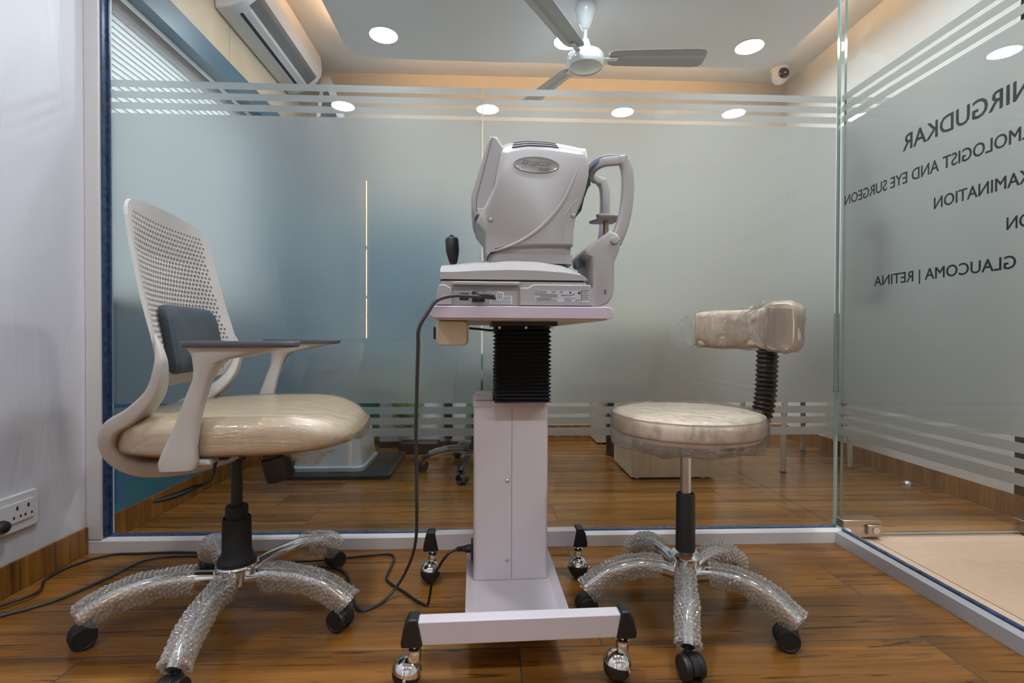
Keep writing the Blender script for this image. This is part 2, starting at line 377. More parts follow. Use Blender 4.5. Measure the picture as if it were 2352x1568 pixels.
def place(root, loc, rz): root.location = loc; root.rotation_euler = (0, 0, rz); return root

# ------------------------------------------------------------------ room shell
struct('floor', bx(XL-.2, XW+.2, YB, YD, -.10, 0), M['floor'])
b = BM(); box(b, XP+.045, XF, YB, G-.001, .0005, .004); box(b, XW+.2, XF, YB, G, -.1, .0005)
struct('floor', b, M['beige'])
struct('trim_1', bx(XP+.115, XP+.118, YB, G-.001, .004, .0046), plain('floor_groove', (.25,.16,.1), .6))
# left wall: plain section, window section behind the glass
b = BM(); box(b, XL-.2, XL, YB, G-.02, 0, 2.6)
struct('wall_left', b, M['plaster'])
WY0, WY1, WZ0, WZ1 = G+.06, 3.10, .83, 1.98
b = BM(); box(b, XL-.2, XL, G-.02, YD+.1, 0, WZ0); box(b, XL-.2, XL, WY1, YD+.1, WZ0, WZ1+.03); box(b, XL-.2, XL, G-.02, WY0, WZ0, WZ1+.03)
struct('wall_left', b, M['teal'])
b = BM(); box(b, XL-.2, XL, G-.02, YD+.1, WZ1+.03, 2.6)
struct('wall_left', b, M['wallw'])
b = BM(); box(b, XL+.0005, XL+.012, G+.03, 2.600, WZ1+.10, HC-.001); box(b, XL+.0005, XL+.012, 2.603, YD-.001, WZ1+.10, HC-.001)
struct('trim_2', b, M['cream'])
b = BM(); box(b, XL+.0005, XL+.022, G+.03, YD-.001, WZ1, WZ1+.10); box(b, XL-.03, XL+.028, G+.03, YD-.001, WZ1-.014, WZ1)
struct('trim_3', b, M['tealframe'])
struct('trim_4', bx(XL-.05, XL+.02, WY0+.001, WY1-.001, WZ0+.0005, WZ0+.02), M['alu'])
wn = struct('window_1', bx(XL-.170, XL-.160, WY0, WY1, WZ0, WZ1+.03), M['glass'])
b = BM()
for y in (WY0+.02, (WY0+WY1)/2, WY1-.02): box(b, XL-.185, XL-.155, y-.02, y+.02, WZ0, WZ1+.03)
for z in (WZ0+.02, WZ1+.01): box(b, XL-.184, XL-.154, WY0, WY1, z-.02, z+.02)
struct('window_frame', b, M['alu'], wn)
bl = empty('window_blind', 'white slatted blind hanging in the window beside the air conditioner', 'blind', (XL-.09, (WY0+WY1)/2, WZ1-.06))
hy = (WY1-WY0)/2 - .02
obj('headrail', bx(-.02, .025, -hy, hy, .0, .055), M['alu'], bl)
b = BM(); z = -.015; n = 0
while z > -1.06:
    c0, s0 = cos(radians(66))*.013, sin(radians(66))*.013
    v = [b.verts.new(p) for p in ((-c0, -hy, z-s0), (c0, -hy, z+s0), (c0, hy, z+s0), (-c0, hy, z-s0))]; b.faces.new(v); box(b, c0+.0005, c0+.0022, -hy, hy, z+s0-.0032, z+s0, 1); z -= .0235
sl = obj('slat_stack', b, [M['blind'], plain('slat_shadow_line', (.30,.29,.27), .6)], bl); sl['kind'] = 'stuff'  # grey strips paint the dark shadow lines between slats
# right wall of the back room, back wall, front walls
struct('wall_right', bx(XW, XW+.2, G, YD+.1, 0, 2.6), M['wallw'])
struct('wall_back', bx(XL-.2, XW+.2, YD, YD+.2, 0, 2.6), M['backwall'])
struct('wall_right', bx(XW, XF, G+.03, G+.2, 0, 2.6), M['wallw'])
struct('wall_right', bx(XF, XF+.1, YB, G+.2, 0, 2.6), M['wallw'])
struct('wall_front', bx(XL-.2, XF, YB-.1, YB, 0, 2.6), M['wallw'])
struct('ceiling', bx(XL-.2, XF, YB-.1, YD+.2, HC, HC+.1), M['ceiling'])
# skirtings
b = BM(); box(b, XL+.0005, XL+.009, YB, 1.700, 0, .088); struct('baseboard_left', b, M['skirt_y'])
b = BM(); box(b, XL+.0005, XL+.009, G+.03, YD-.01, 0, .088); struct('baseboard_left', b, M['skirt_y'])
b = BM(); box(b, XW-.009, XW-.0005, G+.03, YD-.01, 0, .088); struct('baseboard_right', b, M['skirt_y'])
b = BM(); box(b, XL+.01, XW-.01, YD-.009, YD-.0005, 0, .088); struct('baseboard_back', b, M['skirt_x'])
# dropped ceiling panel with hidden warm cove strips
R = .16; pts = []
x0, x1, y0, y1 = -.875, 1.80, G+.25, 3.18
b = BM(); prism(b, rrect(x0, x1, y0, y1, R, 10), HP, HP+.012, 'z')
struct('ceiling', b, M['ceiling'])
struct('ceiling', bx(x0+.14, x1-.14, y0+.10, y1-.14, HP+.012, HC), M['ceiling'])
b = BM(); ex = .05
box(b, x0+ex, x0+ex+.02, y0+.15, y1-.20, HP+.013, HP+.022); box(b, x1-ex-.02, x1-ex, y0+.15, y1-.20, HP+.013, HP+.022); box(b, x0+.2, x1-.2, y1-ex-.02, y1-ex, HP+.013, HP+.022)
tag(obj('cove_light_strip', b, M['led']), 'warm glowing light strip hidden above the edge of the dropped ceiling panel', 'light strip')
# lit gap at the edge of the door behind the viewer (seen mirrored in the glass)
struct('door_1', bx(XL+.075, XL+.85, YB+.001, YB+.04, .0, 2.3), M['cream'])
b = BM()
for z0_, z1_ in ((.30,.62),(.66,1.10),(1.13,1.60),(1.64,2.30)): box(b, XL+.045, XL+.052, YB+.002, YB+.006, z0_, z1_)
struct('trim_5', b, M['warm'])

# ------------------------------------------------------------------ downlights
def downlight(x, y, z, r, mat, label, group=None, ring=True):
    t = empty('downlight', label, 'ceiling light', (x, y, z), 0, group)
    b = BM(); lathe(b, [(r, -.004), (r*.2, -.0045)], seg=40); obj('diffuser', b, mat, t)
    b = BM(); lathe(b, [(r, -.0002), (r, -.005), (r+.006, -.004), (r+.007, -.0002)], seg=40); obj('trim_ring', b, M['lampring'], t)
    return t
GB, GF = 'downlights in the dropped ceiling panel', 'downlights of the front room ceiling'
downlight(-.62, 2.925, HP, .078, M['lampb'], 'round white downlight near the cooling unit, leftmost of the three in the dropped panel', GB)
downlight(.44, 2.94, HP, .078, M['lampb'], 'round white downlight half hidden behind the ceiling fan blade', GB)
downlight(1.525, 2.94, HP, .078, M['lampb'], 'round white downlight near the dome camera, rightmost of the three in the dropped panel', GB)
for x, y, lab in ((-1.18, -.58, 'leftmost in the glass'), (-.034, -.58, 'mirrored across the glass joint'), (1.06, -.58, 'mirrored right of the joint above the instrument'),
                  (1.97, -.56, 'faintly mirrored near the glass corner'), (3.05, -.58, 'mirrored just right of the glass corner'), (4.2, -.60, 'mirrored behind the lettering')):
    downlight(x, y, HC, .088, M['lampf'], 'round cool downlight of the front room ceiling, ' + lab, GF)
for x, y, lab in ((-.30, .72, 'nearest the left wall, above the office chair'), (.62, .72, 'above the round stool'), (1.97, .72, 'above the beige floor beyond the side glass')):  # out-of-view row added to brighten wall, floor and corridor
    downlight(x, .98, HC, .088, M['lampd'] if x > 1.5 else M['lampc'], 'added unseen round cool downlight ' + lab, GF)
for x, lab in ((-.62, 'in the dropped panel just behind the glass, window side'), (.44, 'in the dropped panel just behind the glass, beneath the fan row'), (1.525, 'in the dropped panel just behind the glass, door side')):  # extra unseen row, added to lift the light in the back room
    downlight(x, 2.16, HP, .078, M['lampb'], 'added unseen round white downlight ' + lab, GB)

# ------------------------------------------------------------------ glass partition
def pane(name, fs, label):
    b = BM()
    for f in fs: f(b)
    return b
def glass_box(x0, x1, y0, y1, z0, z1, thin):
    b = BM(); fs = box(b, x0, x1, y0, y1, z0, z1)
    for f in fs:
        f.normal_update(); n = f.normal
        main = abs(n.y) > .5 if thin == 'y' else abs(n.x) > .5
        f.material_index = 0 if main else 1
    return b
FILM = [(.371,.399), (.4115,.4355), (.448,.473), (.486,1.4655), (1.479,1.502), (1.516,1.539), (1.5525,1.576)]
GT = .010
def film(x0, x1, y0, y1, parent):
    b = BM()
    for z0, z1 in FILM: box(b, x0, x1, y0, y1, z0, z1)
    o = obj('frosted_film', b, M['film'], parent); o['label'] = 'frosted film band with three thin stripes above and below'
    return o
XJ = -.032
g1 = struct('window_2', glass_box(XL+.05, XJ-.0015, G, G+GT, .045, HC-.002, 'y'), [M['glass'], M['edge']]); film(XL+.051, XJ-.003, G+GT+.0010, G+GT+.0018, g1)
g2 = struct('window_3', glass_box(XJ+.0015, XP-.004, G, G+GT, .045, HC-.002, 'y'), [M['glass'], M['edge']]); film(XJ+.003, XP-.006, G+GT+.0010, G+GT+.0018, g2)
g3 = struct('window_4', glass_box(XP, XP+GT, YB, G+GT, .045, HC-.002, 'x'), [M['glass'], M['edge']]); film(XP+GT+.0010, XP+GT+.0018, YB+.01, G+GT-.003, g3)
# white channel frame round the glass
b = BM(); prism(b, [(G-.038, 0), (G+.022, 0), (G+.022, .030), (G+.004, .044), (G-.032, .044), (G-.038, .038)], XL+.0005, XP+.03, 'x')
struct('trim_6', b, M['alu'])
b = BM(); prism(b, [(XP-.028, 0), (XP+.030, 0), (XP+.030, .036), (XP-.010, .044), (XP-.024, .036)], YB, G-.039, 'y')
struct('trim_7', b, M['grayalu'])
struct('trim_8', bx(XL+.0005, XL+.048, G-.038, G+.022, .0445, HC-.001), M['alu'], bevel=.002)
# blue protective tape left along the frame edge
b = BM(); box(b, XL+.0485, XL+.054, G-.030, G-.001, .05, HC-.002); box(b, XL+.054, XL+.060, G-.008, G-.001, .05, HC-.002)
struct('trim_9', b, M['blue'])
b = BM(); n = 60
rg = []
for i in range(n+1):
    x = XL+.05 + (XP-.006-XL-.05)*i/n; h = .0515 + .0022*noise.noise(Vector((x*9, 0, 0)))
    rg.append([(x, G-.012, .0445), (x, G-.001, .0445), (x, G-.001, h), (x, G-.012, h-.003)])
loft(b, rg); struct('trim_10', b, M['blue'])
b = BM(); rg = []
for i in range(n+1):
    y = YB + (G-.04-YB)*i/n; h = .052 + .0015*noise.noise(Vector((y*9, 3, 0)))
    rg.append([(XP-.008, y, .0435), (XP-.0008, y, .0435), (XP-.0008, y, h), (XP-.008, y, h-.003)])
loft(b, rg); struct('trim_11', b, M['blue'])
# glass door in line with the back glass, beyond the partition corner
dr = struct('door_2', glass_box(XP+.022, XW-.006, G-.002, G+.010, .014, 2.15, 'y'), [M['glass'], M['edge']])
film(XP+.024, XW-.008, G+.0104, G+.0112, dr)
b = BM(); box(b, XP+.012, XP+.152, G-.022, G+.030, .010, .072); obj('patch_lock', b, M['brass'], dr, bevel=.003)
b = BM(); box(b, XP+.094, XP+.148, G-.034, G-.0225, .022, .058); lk = obj('lock_case', b, M['brass'], dr, bevel=.004)
b = BM(); lathe(b, [(.0115, -.0345), (.0115, -.038), (.009, -.039)], (XP+.121, G, .040), axis='y', seg=20); box(b, XP+.120, XP+.122, G-.0400, G-.0391, .033, .047); obj('key_cylinder', b, M['key'], dr, smooth=True)
b = BM(); box(b, XW-.19, XW-.02, G-.022, G+.030, .010, .058); obj('floor_hinge', b, M['brass'], dr, bevel=.003)
for yy, z0, z1, xx in ((G-.060, .83, 1.13, XP+.115), (G+.065, .84, 1.37, XP+.145)):
    b = BM(); lathe(b, [(.0135, z0), (.0135, z1)], (xx, yy, 0), seg=14)
    for z in (z0+.03, z1-.05): lathe(b, [(.008, G+(.0112 if yy > G else -.002)-yy), (.008, 0)], (xx, yy, z), axis='y', seg=10)
    obj('pull_handle', b, M['dsteel'], dr, smooth=True)
struct('trim_12', bx(XP+.04, XW, G+.000, G+.006, .0041, .0065), M['alu'])
b = BM(); lathe(b, [(.024, 0), (.022, .012), (.012, .021), (.002, .024)], seg=20)
tag(obj('door_stopper', b, M['steel'], loc=(2.03, 2.36, 0), smooth=True), 'small half-round metal door stopper on the floor by the right wall', 'door stopper')

# lettering on the corridor side of the side glass, mirrored from inside
lt = empty('glass_lettering', 'black vinyl lettering on the side glass, reading mirrored from inside', 'lettering', (XP+GT+.0005, 1.5, 1.0))
def row(body, yend, z, cap, sx, off):
    # text x axis -> +Y, up -> +Z, facing +X ; right edge at yend
    size = cap/.729
    mt = Matrix.Translation((0, yend-1.5, z-1.0)) @ Matrix(((0,0,1,0),(1,0,0,0),(0,1,0,0),(0,0,0,1)))
    o = text('text_line', body, size, M['text'], lt, mt, 'RIGHT', sx=sx, extrude=.0001, bold=cap*.022)
    return o
row('NIRGUDKAR', 1.478, 1.281, .050, .93, .006)
row('OPHTHALMOLOGIST AND EYE SURGEON', 1.730, 1.183, .0355, .86, .004)
row('EXAMINATION', 1.371, 1.080, .0335, .90, .005)
row('ON', 1.170, .979, .032, .88, .005)
row('E | GLAUCOMA | RETINA', 1.586, .885, .033, 1.0, .005)

# ------------------------------------------------------------------ air conditioner, fan, camera
ac = empty('air_conditioner', 'white wall-mounted split cooling unit above the window at upper left', 'air conditioner', (XL+.0125, 2.9, 2.28))
y0, y1 = -.44, .43
prof = [(0, -.005), (.06, .0), (.13, .03), (.185, .075), (.212, .115), (.218, .15), (.210, .245), (.19, .2585), (0, .2585)]
b = BM(); prism(b, prof, y0, y1); obj('housing', b, M['acw'], ac, bevel=.008, bseg=3)
UP = [Vector(q) for q in ((.0, -.005), (.06, .0), (.13, .03), (.185, .075), (.212, .115))]
def upt(u):
    x = u*.2
    for a_, c_ in zip(UP[:-1], UP[1:]):
        if a_.x <= x <= c_.x: return a_.lerp(c_, (x-a_.x)/(c_.x-a_.x)), Vector((c_.y-a_.y, -(c_.x-a_.x))).normalized()
    return UP[-1], Vector((1, -.5)).normalized()
def strip(u0, u1, ya, yb, off, mat, name, par):
    top, bot = [], []
    for k in range(9):
        p_, n_ = upt(u0+(u1-u0)*k/8); top.append(tuple(p_+n_*off)); bot.append(tuple(p_-n_*.001))
    b = BM(); prism(b, top+bot[::-1], ya, yb); return obj(name, b, mat, par)
strip(.42, .50, y0+.07, y1-.06, .0012, M['acd'], 'air_slot', ac)
strip(.50, .70, y0+.07, y1-.06, .004, M['acw'], 'louver', ac)
strip(.70, .98, y0+.05, y1-.05, .0015, M['acg'], 'air_slot', ac)
b = BM(); prism(b, [(.02,.02),(.02,.055),(.06,.07),(.075,.03)], y0-.0015, y0-.0002); obj('end_cap_hatch', b, M['acw'], ac)

fan = empty('ceiling_fan', 'white three-blade ceiling fan hanging from the dropped ceiling panel', 'ceiling fan', (.487, 2.62, HP))
b = BM(); lathe(b, [(.052, -.0005), (.056, -.012), (.052, -.04), (.034, -.09), (.018, -.122), (.014, -.125)], seg=32); obj('canopy', b, M['fanw'], fan, smooth=True)
b = BM(); lathe(b, [(.009, -.12), (.009, -.185)], seg=14); obj('rod', b, M['fanw'], fan, smooth=True)
b = BM(); lathe(b, [(.012, -.175), (.020, -.18), (.024, -.20), (.034, -.225), (.040, -.24), (.038, -.252)], seg=28); obj('lower_cover', b, M['fanw'], fan, smooth=True)
b = BM(); lathe(b, [(.03, -.245), (.075, -.25), (.090, -.258), (.095, -.268), (.093, -.273), (.098, -.276), (.098, -.300), (.094, -.312), (.086, -.322), (.081, -.318), (.07, -.323), (.02, -.335), (.002, -.336)], seg=44); obj('motor', b, M['fanw'], fan, smooth=True)
for a in (-3, 117, 237):
    T = Matrix.Rotation(radians(a), 4, 'Z')
    ins = BM(); tilt = Matrix.Rotation(radians(-11), 4, 'X'); out = []
    xs = [.118, .122, .135, .16, .56, .60, .615, .62]; hw = [.020, .038, .050, .056, .066, .062, .048, .030]
    top, bot = [], []
    for x, h in zip(xs, hw):
        rowp = []
        for s in (-1, -.35, .0, 1):
            p = Vector((x, s*h, -.004 if s == -.35 else 0)); rowp.append(p)
        top.append(rowp)
    vs = [[ins.verts.new(T @ (Matrix.Translation((0,0,-.272)) @ tilt @ p)) for p in r] for r in top]
    for i in range(len(vs)-1):
        for j in range(3): ins.faces.new((vs[i][j], vs[i][j+1], vs[i+1][j+1], vs[i+1][j]))
    bl_ = obj('blade', ins, M['fan'], fan, solid=.002)
    b = BM(); box(b, .085, .165, -.013, .013, -.281, -.277, T=T); obj('blade_bracket', b, M['fanw'], bl_)
dm = empty('dome_camera', 'small white dome security camera under the ceiling near the right corner', 'security camera', (1.955, 3.36, HC))
b = BM(); lathe(b, [(.060, -.0005), (.062, -.010), (.054, -.022)], seg=32); obj('base_ring', b, M['fanw'], dm, smooth=True)
b = BM(); lathe(b, [(.050, -.018), (.054, -.05), (.050, -.075), (.036, -.094), (.015, -.104), (.002, -.106)], seg=32); obj('housing', b, M['fanw'], dm, smooth=True)
Tq = Matrix.Rotation(radians(18), 4, 'Z') @ Matrix.Rotation(radians(-28), 4, 'X')
b = BM(); lathe(b, [(.034, -.030), (.036, -.045), (.030, -.052), (.003, -.056)], (0, -.006, -.052), axis='y', seg=28, T=None); obj('lens_window', b, M['lens'], dm, smooth=True)
b = BM(); box(b, -.007, .007, -.0665, -.0585, -.058, -.054); obj('infrared_lamp', b, M['labw'], dm)

# framed board on the left of the back wall, showing between the stripes
pb = empty('wall_screen', 'grey screen with white frame high on the back wall left of the lamp reflection', 'screen', (-1.05, 3.4, 2.16))
b = BM(); fr_ = [(-.28, -.5), (.01, -.5), (.0, .245), (-.045, .245)]
prism(b, [(-.16, -.42), (.22, -.42), (-.02, .27), (-.075, .27)], -.01, .02); obj('frame', b, M['white'], pb)
b = BM(); prism(b, [(-.125, -.40), (.165, -.40), (-.037, .19), (-.058, .19)], -.014, -.0102); obj('panel', b, plain('screen_grey', (.10,.10,.095), .4), pb)

# ------------------------------------------------------------------ wall socket
so = empty('wall_socket', 'white double power socket plate with black plug on the left wall', 'socket', (XL, 1.46, .222))
b = BM(); prism(b, rrect(-.10, .060, -.052, .052, .012), .0003, .011, 'x'); obj('back_plate', b, M['sock'], so, bevel=.003)
b = BM(); prism(b, rrect(-.095, .040, -.025, .030, .003), .0112, .015, 'x'); obj('socket_face', b, M['sock'], so, bevel=.001)
for yc in (-.012, .022):
    b = BM()
    for dy, dz, h, w in ((0, .014, .0085, .0035), (-.010, -.010, .0055, .003), (.010, -.010, .0055, .003)):
        prism(b, [(yc+dy+w*cos(2*pi*k/12), dz+h*.75*sin(2*pi*k/12)) for k in range(12)], .0152, .0156, 'x')
    obj('pin_hole', b, M['hole'], so)
b = BM(); lathe(b, [(.017, .0157), (.018, .022), (.014, .032), (.006, .036)], (0, -.062, -.020), axis='x', seg=18)
tag(obj('power_plug', b, M['black'], loc=(XL+.0005, 1.46, .222), smooth=True), 'black power plug in the wall socket at the left edge', 'plug')

# ------------------------------------------------------------------ casters and star-base legs
def twin_caster(name='caster', r=.026, w=.046):
    # origin at swivel top; wheel touches z = -h
    root = bpy.data.objects.new(name, None); COL.objects.link(root); root.empty_display_size = .02
    b = BM(); lathe(b, [(.006, 0), (.006, -.020)], seg=10); lathe(b, [(.012, -.008), (.014, -.018)], seg=14)
    T = Matrix.Translation((.012, 0, -.030))
    pr = []
    for k in range(13):
        a = radians(-10) + radians(205)*k/12; pr.append((r*1.06*cos(a), r*1.06*sin(a)))
    pr += [(-r*.55, -r*.25), (r*.6, -r*.25)]
    rings = [[T @ Vector((x, y, z)) for x, z in pr] for y in (-w*.16, w*.16)]
    loft(b, rings); obj('hood', b, M['black'], root, bevel=.0015)
    for s in (-1, 1):
        b = BM(); lathe(b, [(r*.55, s*w*.18), (r*.98, s*w*.19), (r, s*w*.24), (r, s*w*.40), (r*.93, s*w*.49), (r*.78, s*w*.5), (r*.74, s*w*.475), (.002, s*w*.47)], (.012, 0, -.030), axis='y', seg=28)
        obj('wheel', b, M['black'], root, smooth=True)
    return root
CASTER_H = .056
def star_leg(path, r_in, r_out, mat):
    b = BM(); p = crv(path, 6); n = len(p)
    rr = [r_in + (r_out-r_in)*i/(n-1) for i in range(n)]
    tube(b, p, rr, 14, ry=[q*1.25 for q in rr]); o = obj('base_leg', b, mat, smooth=True); return o
def bubble_sleeve(path, r0, r1, t0, t1, seed=0, flare=.3):
    P = crv(path, 12); n = len(P); i0, i1 = int(n*t0), min(n-1, int(n*t1)); P = P[i0:i1+1]
    # resample finely
    Q = []; tot = 0; ln = [0]
    for a, c in zip(P[:-1], P[1:]): tot += (c-a).length; ln.append(tot)
    step = .0021; m = int(tot/step); j = 0
    for k in range(m+1):
        s = k*step
        while j < len(ln)-2 and ln[j+1] < s: j += 1
        q = (s-ln[j])/max(1e-6, ln[j+1]-ln[j]); Q.append(P[j].lerp(P[j+1], min(1, q)))
    b = BM(); seg = 76; rings = []; pitch = .0108
    circ = 2*pi*(r0+r1)/2*1.15; nb = max(6, int(circ/pitch)); off = Vector((seed*7.3, seed*3.1, 0))
    for i, (p, s, u, t) in enumerate(frames(Q)):
        f = i/max(1, m); r = r0 + (r1-r0)*f
        edge = min(f, 1-f)*tot
        ring = []; rowi = (i*step)/(pitch*.87); ri = round(rowi); dv = (rowi-ri)*.87*pitch
        for k in range(seg):
            a = 2*pi*k/seg; ca = (k/seg)*nb + (.5 if ri % 2 else 0) + .35*noise.noise(off + Vector((ri*.31, 1, 2))); du = (ca-round(ca))*pitch
            d2 = du*du + dv*dv; rb = .0047
            bump = .0036*sqrt(max(0, 1-d2/(rb*rb)))
            w1 = noise.noise(off + Vector((cos(a)*1.6, sin(a)*1.6, i*step*22)))
            w2 = noise.noise(off + Vector((cos(a)*4, sin(a)*4, i*step*60+9)))
            rad = r*(1+.16*w1+.07*w2) + bump
            if edge < .012: rad += flare*.006*(1-edge/.012)
            sag = -.12*r*(1 if sin(a) < -.3 else 0)*abs(sin(a))
            pos = p + s*rad*cos(a) + u*(rad*1.18*sin(a)+sag) + t*(.006*w1 if edge < .02 else 0)
            ring.append(pos)
        rings.append(ring)
    loft(b, rings, cap=False)
    return obj('bubble_wrap', b, M['bubble'], smooth=True, recalc=False)

# ------------------------------------------------------------------ office chair
ch = empty('office_chair', 'light grey task chair with perforated back and plastic-wrapped beige seat', 'office chair', (-.662, 1.31, 0), radians(8))
# perforated backrest
SP = [(-.132, 1.02), (-.125, .98), (-.105, .88), (-.088, .79), (-.068, .71), (-.060, .665), (-.066, .625), (-.082, .585), (-.10, .56)]
def spine(z):
    if z >= SP[0][1]: return SP[0][0]
    for (xa, za), (xb, zb) in zip(SP[:-1], SP[1:]):
        if za >= z >= zb: return xa + (xb-xa)*(za-z)/(za-zb)
    return SP[-1][0]
def sspine(z): return sum(spine(z+d) for d in (-.02,-.01,0,.01,.02))/5
def hw(z):
    z = max(.56, min(1.02, z)); return .232 - .028*max(0, (z-.72)/.3)**1.2 - .030*max(0, (.70-z)/.12)**1.5
def bmap(u, z):
    q = u/.235; return Vector((sspine(z) - .050*(1-q*q)*min(1, (1.06-z)/.2+.25), u, z))
out = []
for k in range(13): z = .61 + (.972-.61)*k/12; out.append((hw(z), z))
for k in range(1, 8): a = pi/2*k/8; out.append((hw(.98)-.055+.055*cos(a)-.001, .972+.044*sin(a)))
for k in range(13): u = .145 - .29*k/12; out.append((u, 1.0175+.010*(1-(u/.15)**2)))
R_ = [(-u, z) for u, z in out[:20]][::-1]; out += R_
for k in range(1, 12): u = -.215 + .43*k/12; out.append((u, .61-.012*(1-(u/.22)**2)+.0))
V = [Vector(p) for p in out]; Eg = [(i, (i+1) % len(V)) for i in range(len(V))]; Fc = [list(range(len(V)))]
holes = []; pz, pu = .01195, .0138; nrow = 0; z = .628
while z < .990:
    offu = (nrow % 2)*.5; k = -20
    while k < 20:
        u = (k+offu)*pu; lim = hw(z)-.030-(.010 if z > .975 else 0)
        if abs(u) < lim: holes.append((u, z))
        k += 1
    z += pz; nrow += 1
def hr(u, z):
    e = min((hw(z)-.034-abs(u))/.04, (z-.62)/.03, (1.0-z)/.05); return .0044 + .0016*max(0, min(1, e))
HS = 9
for u, z in holes:
    i0 = len(V); r = hr(u, z)
    for k in range(HS): a = 2*pi*k/HS; V.append(Vector((u+r*cos(a), z+r*sin(a))))
    Eg += [(i0+k, i0+(k+1) % HS) for k in range(HS)]; Fc.append([i0+k for k in range(HS)][::-1])
# extra interior points on the plain border
for z in [.62+.02*k for k in range(19)]:
    for s in (-1, 1): V.append(Vector((s*(hw(z)-.016), z)))
vo, eo, fo, ov, oe, of = delaunay_2d_cdt(V, Eg, Fc, 0, 1e-6)
b = BM(); bv = [b.verts.new(bmap(p.x, p.y)) for p in vo]
cell = {}
for u, z in holes: cell.setdefault((round(u/.02), round(z/.02)), []).append((u, z))
def inpoly(x, y):
    c = False; n = len(out)
    for i in range(n):
        x1, y1 = out[i]; x2, y2 = out[i-1]
        if (y1 > y) != (y2 > y) and x < (x2-x1)*(y-y1)/(y2-y1)+x1: c = not c
    return c
for f in fo:
    cx = sum(vo[i].x for i in f)/len(f); cy = sum(vo[i].y for i in f)/len(f); bad = False
    for a in (-1, 0, 1):
        for c in (-1, 0, 1):
            for u, z in cell.get((round(cx/.02)+a, round(cy/.02)+c), ()):
                if (cx-u)**2+(cy-z)**2 < (hr(u, z)*.93)**2: bad = True
    if not bad and inpoly(cx, cy):
        try: b.faces.new([bv[i] for i in f])
        except ValueError: pass
loose = [v for v in b.verts if not v.link_faces]; bmesh.ops.delete(b, geom=loose, context='VERTS')
obj('backrest', b, M['ltgrey'], ch, solid=.007)
# frame bands: down from the back edges, looping behind and under the seat
b = BM()
for s in (-1, 1):
    p = crv([(-.070, s*.228, .72), (-.060, s*.229, .69), (-.058, s*.227, .655), (-.075, s*.212, .60), (-.120, s*.190, .553), (-.172, s*.160, .522), (-.196, s*.135, .485), (-.190, s*.113, .445), (-.158, s*.090, .415), (-.105, s*.070, .405), (-.035, s*.052, .412), (.03, s*.042, .432)], 5)
    n = len(p)
    w_ = [.005 + .050*min(1, i/18) for i in range(n)]; h_ = [.004 + .024*min(1, i/20) + .010*max(0, min(1, (i-12)/14)) for i in range(n)]
    w_ = [w*(1-.3*max(0, (i-n*.7)/(n*.3))) for i, w in enumerate(w_)]
    sweep_rect(b, p, w_, h_, rad=.45)
obj('back_frame', b, M['ltgrey'], ch, smooth=True)
b = BM(); lathe(b, [(.045, .432), (.05, .452), (.02, .455)], (-.13, 0, 0), seg=20); obj('under_cap', b, M['dkgrey'], ch, smooth=True)
# lumbar pad
b = BM(); rings = []
for k, (f_, dx) in enumerate(((.86, .0), (.96, .004), (1.0, .013), (1.0, .022), (.95, .031), (.80, .037), (.45, .039), (.1, .039))):
    rings.append([])
    for x_, z_ in rrect(-.135*f_, .135*f_, -.076*f_, .076*f_, .036*f_, 6):
        base = bmap(x_, .712+z_); rings[-1].append(base + Vector((.004+dx, 0, .012*(x_/.135)**2*(-1 if z_ < 0 else .3))))
loft(b, rings); obj('lumbar_pad', b, M['lumbar'], ch, smooth=True)
# seat
def seat_shape(x, y, z):
    q = max(0, (x-.16)/.15); w = max(0, (-.12-x)/.1)
    return z - .030*q*q*(1 if z > .5 else -.25) - .010*w*w + (.006*(abs(y)/.24)**2 if z > .5 else 0)
def seat_warp(x, y):
    q = max(0, (.055-x)/.28); return (.055-.28*q*(1-.04*q) if q > 0 else x), y*(1-.26*q*q)
sc_ = obj('seat', cushion(.055, 0, .280, .248, .462, .538, 3.4, .034, 64, .002, shape=seat_shape, warp=seat_warp), M['seat'], ch, smooth=True)
obj('plastic_wrap', cushion(.055, 0, .280, .248, .462, .538, 3.4, .034, 128, .002, wob=.003, off=.0025, shape=seat_shape, warp=seat_warp), M['wrap'], sc_, smooth=True)
b = BM(); rings = []
for k in range(9):
    f_ = .25+.75*k/8; rings.append([])
    for j in range(14):
        a = 2*pi*j/14; r = (.055*(1-f_)+.012)*(1+.25*noise.noise(Vector((cos(a)*2, sin(a)*2, f_*3))))
        rings[-1].append((.215+.018*f_+r*1.4*cos(a)*(1-f_*.4), -.195+.4*r*sin(a), .470-.042*f_))
loft(b, rings, cap=False); obj('plastic_tail', b, M['wrap2'], sc_, smooth=True)
# mechanism, lever, tension knob, lift
b = BM(); prism(b, [(-.06, .462), (.17, .462), (.15, .445), (.06, .425), (.04, .412), (-.02, .412), (-.06, .44)], -.06, .06); box(b, -.03, .06, -.20, .20, .446, .4615); obj('mechanism', b, M['black'], ch, bevel=.003)
b = BM(); lathe(b, [(.026, 0), (.026, .03)], seg=20, T=Matrix.Translation((.128, -.085, .418)) @ Matrix.Rotation(radians(-16), 4, 'Y')); lathe(b, [(.031, -.050), (.033, -.046), (.033, .006), (.030, .008)], seg=22, T=Matrix.Translation((.128, -.085, .418)) @ Matrix.Rotation(radians(-16), 4, 'Y'))
obj('tension_knob', b, M['black'], ch, smooth=True)
b = BM(); p = crv([(.012, -.07, .446), (.010, -.115, .436), (.006, -.125, .415), (.004, -.125, .398), (-.006, -.128, .382), (-.03, -.13, .372)], 5)
tube(b, p, .0038, 8); p = crv([(-.018, -.13, .376), (-.035, -.132, .370), (-.065, -.135, .358), (-.095, -.138, .350), (-.115, -.14, .346)], 5)
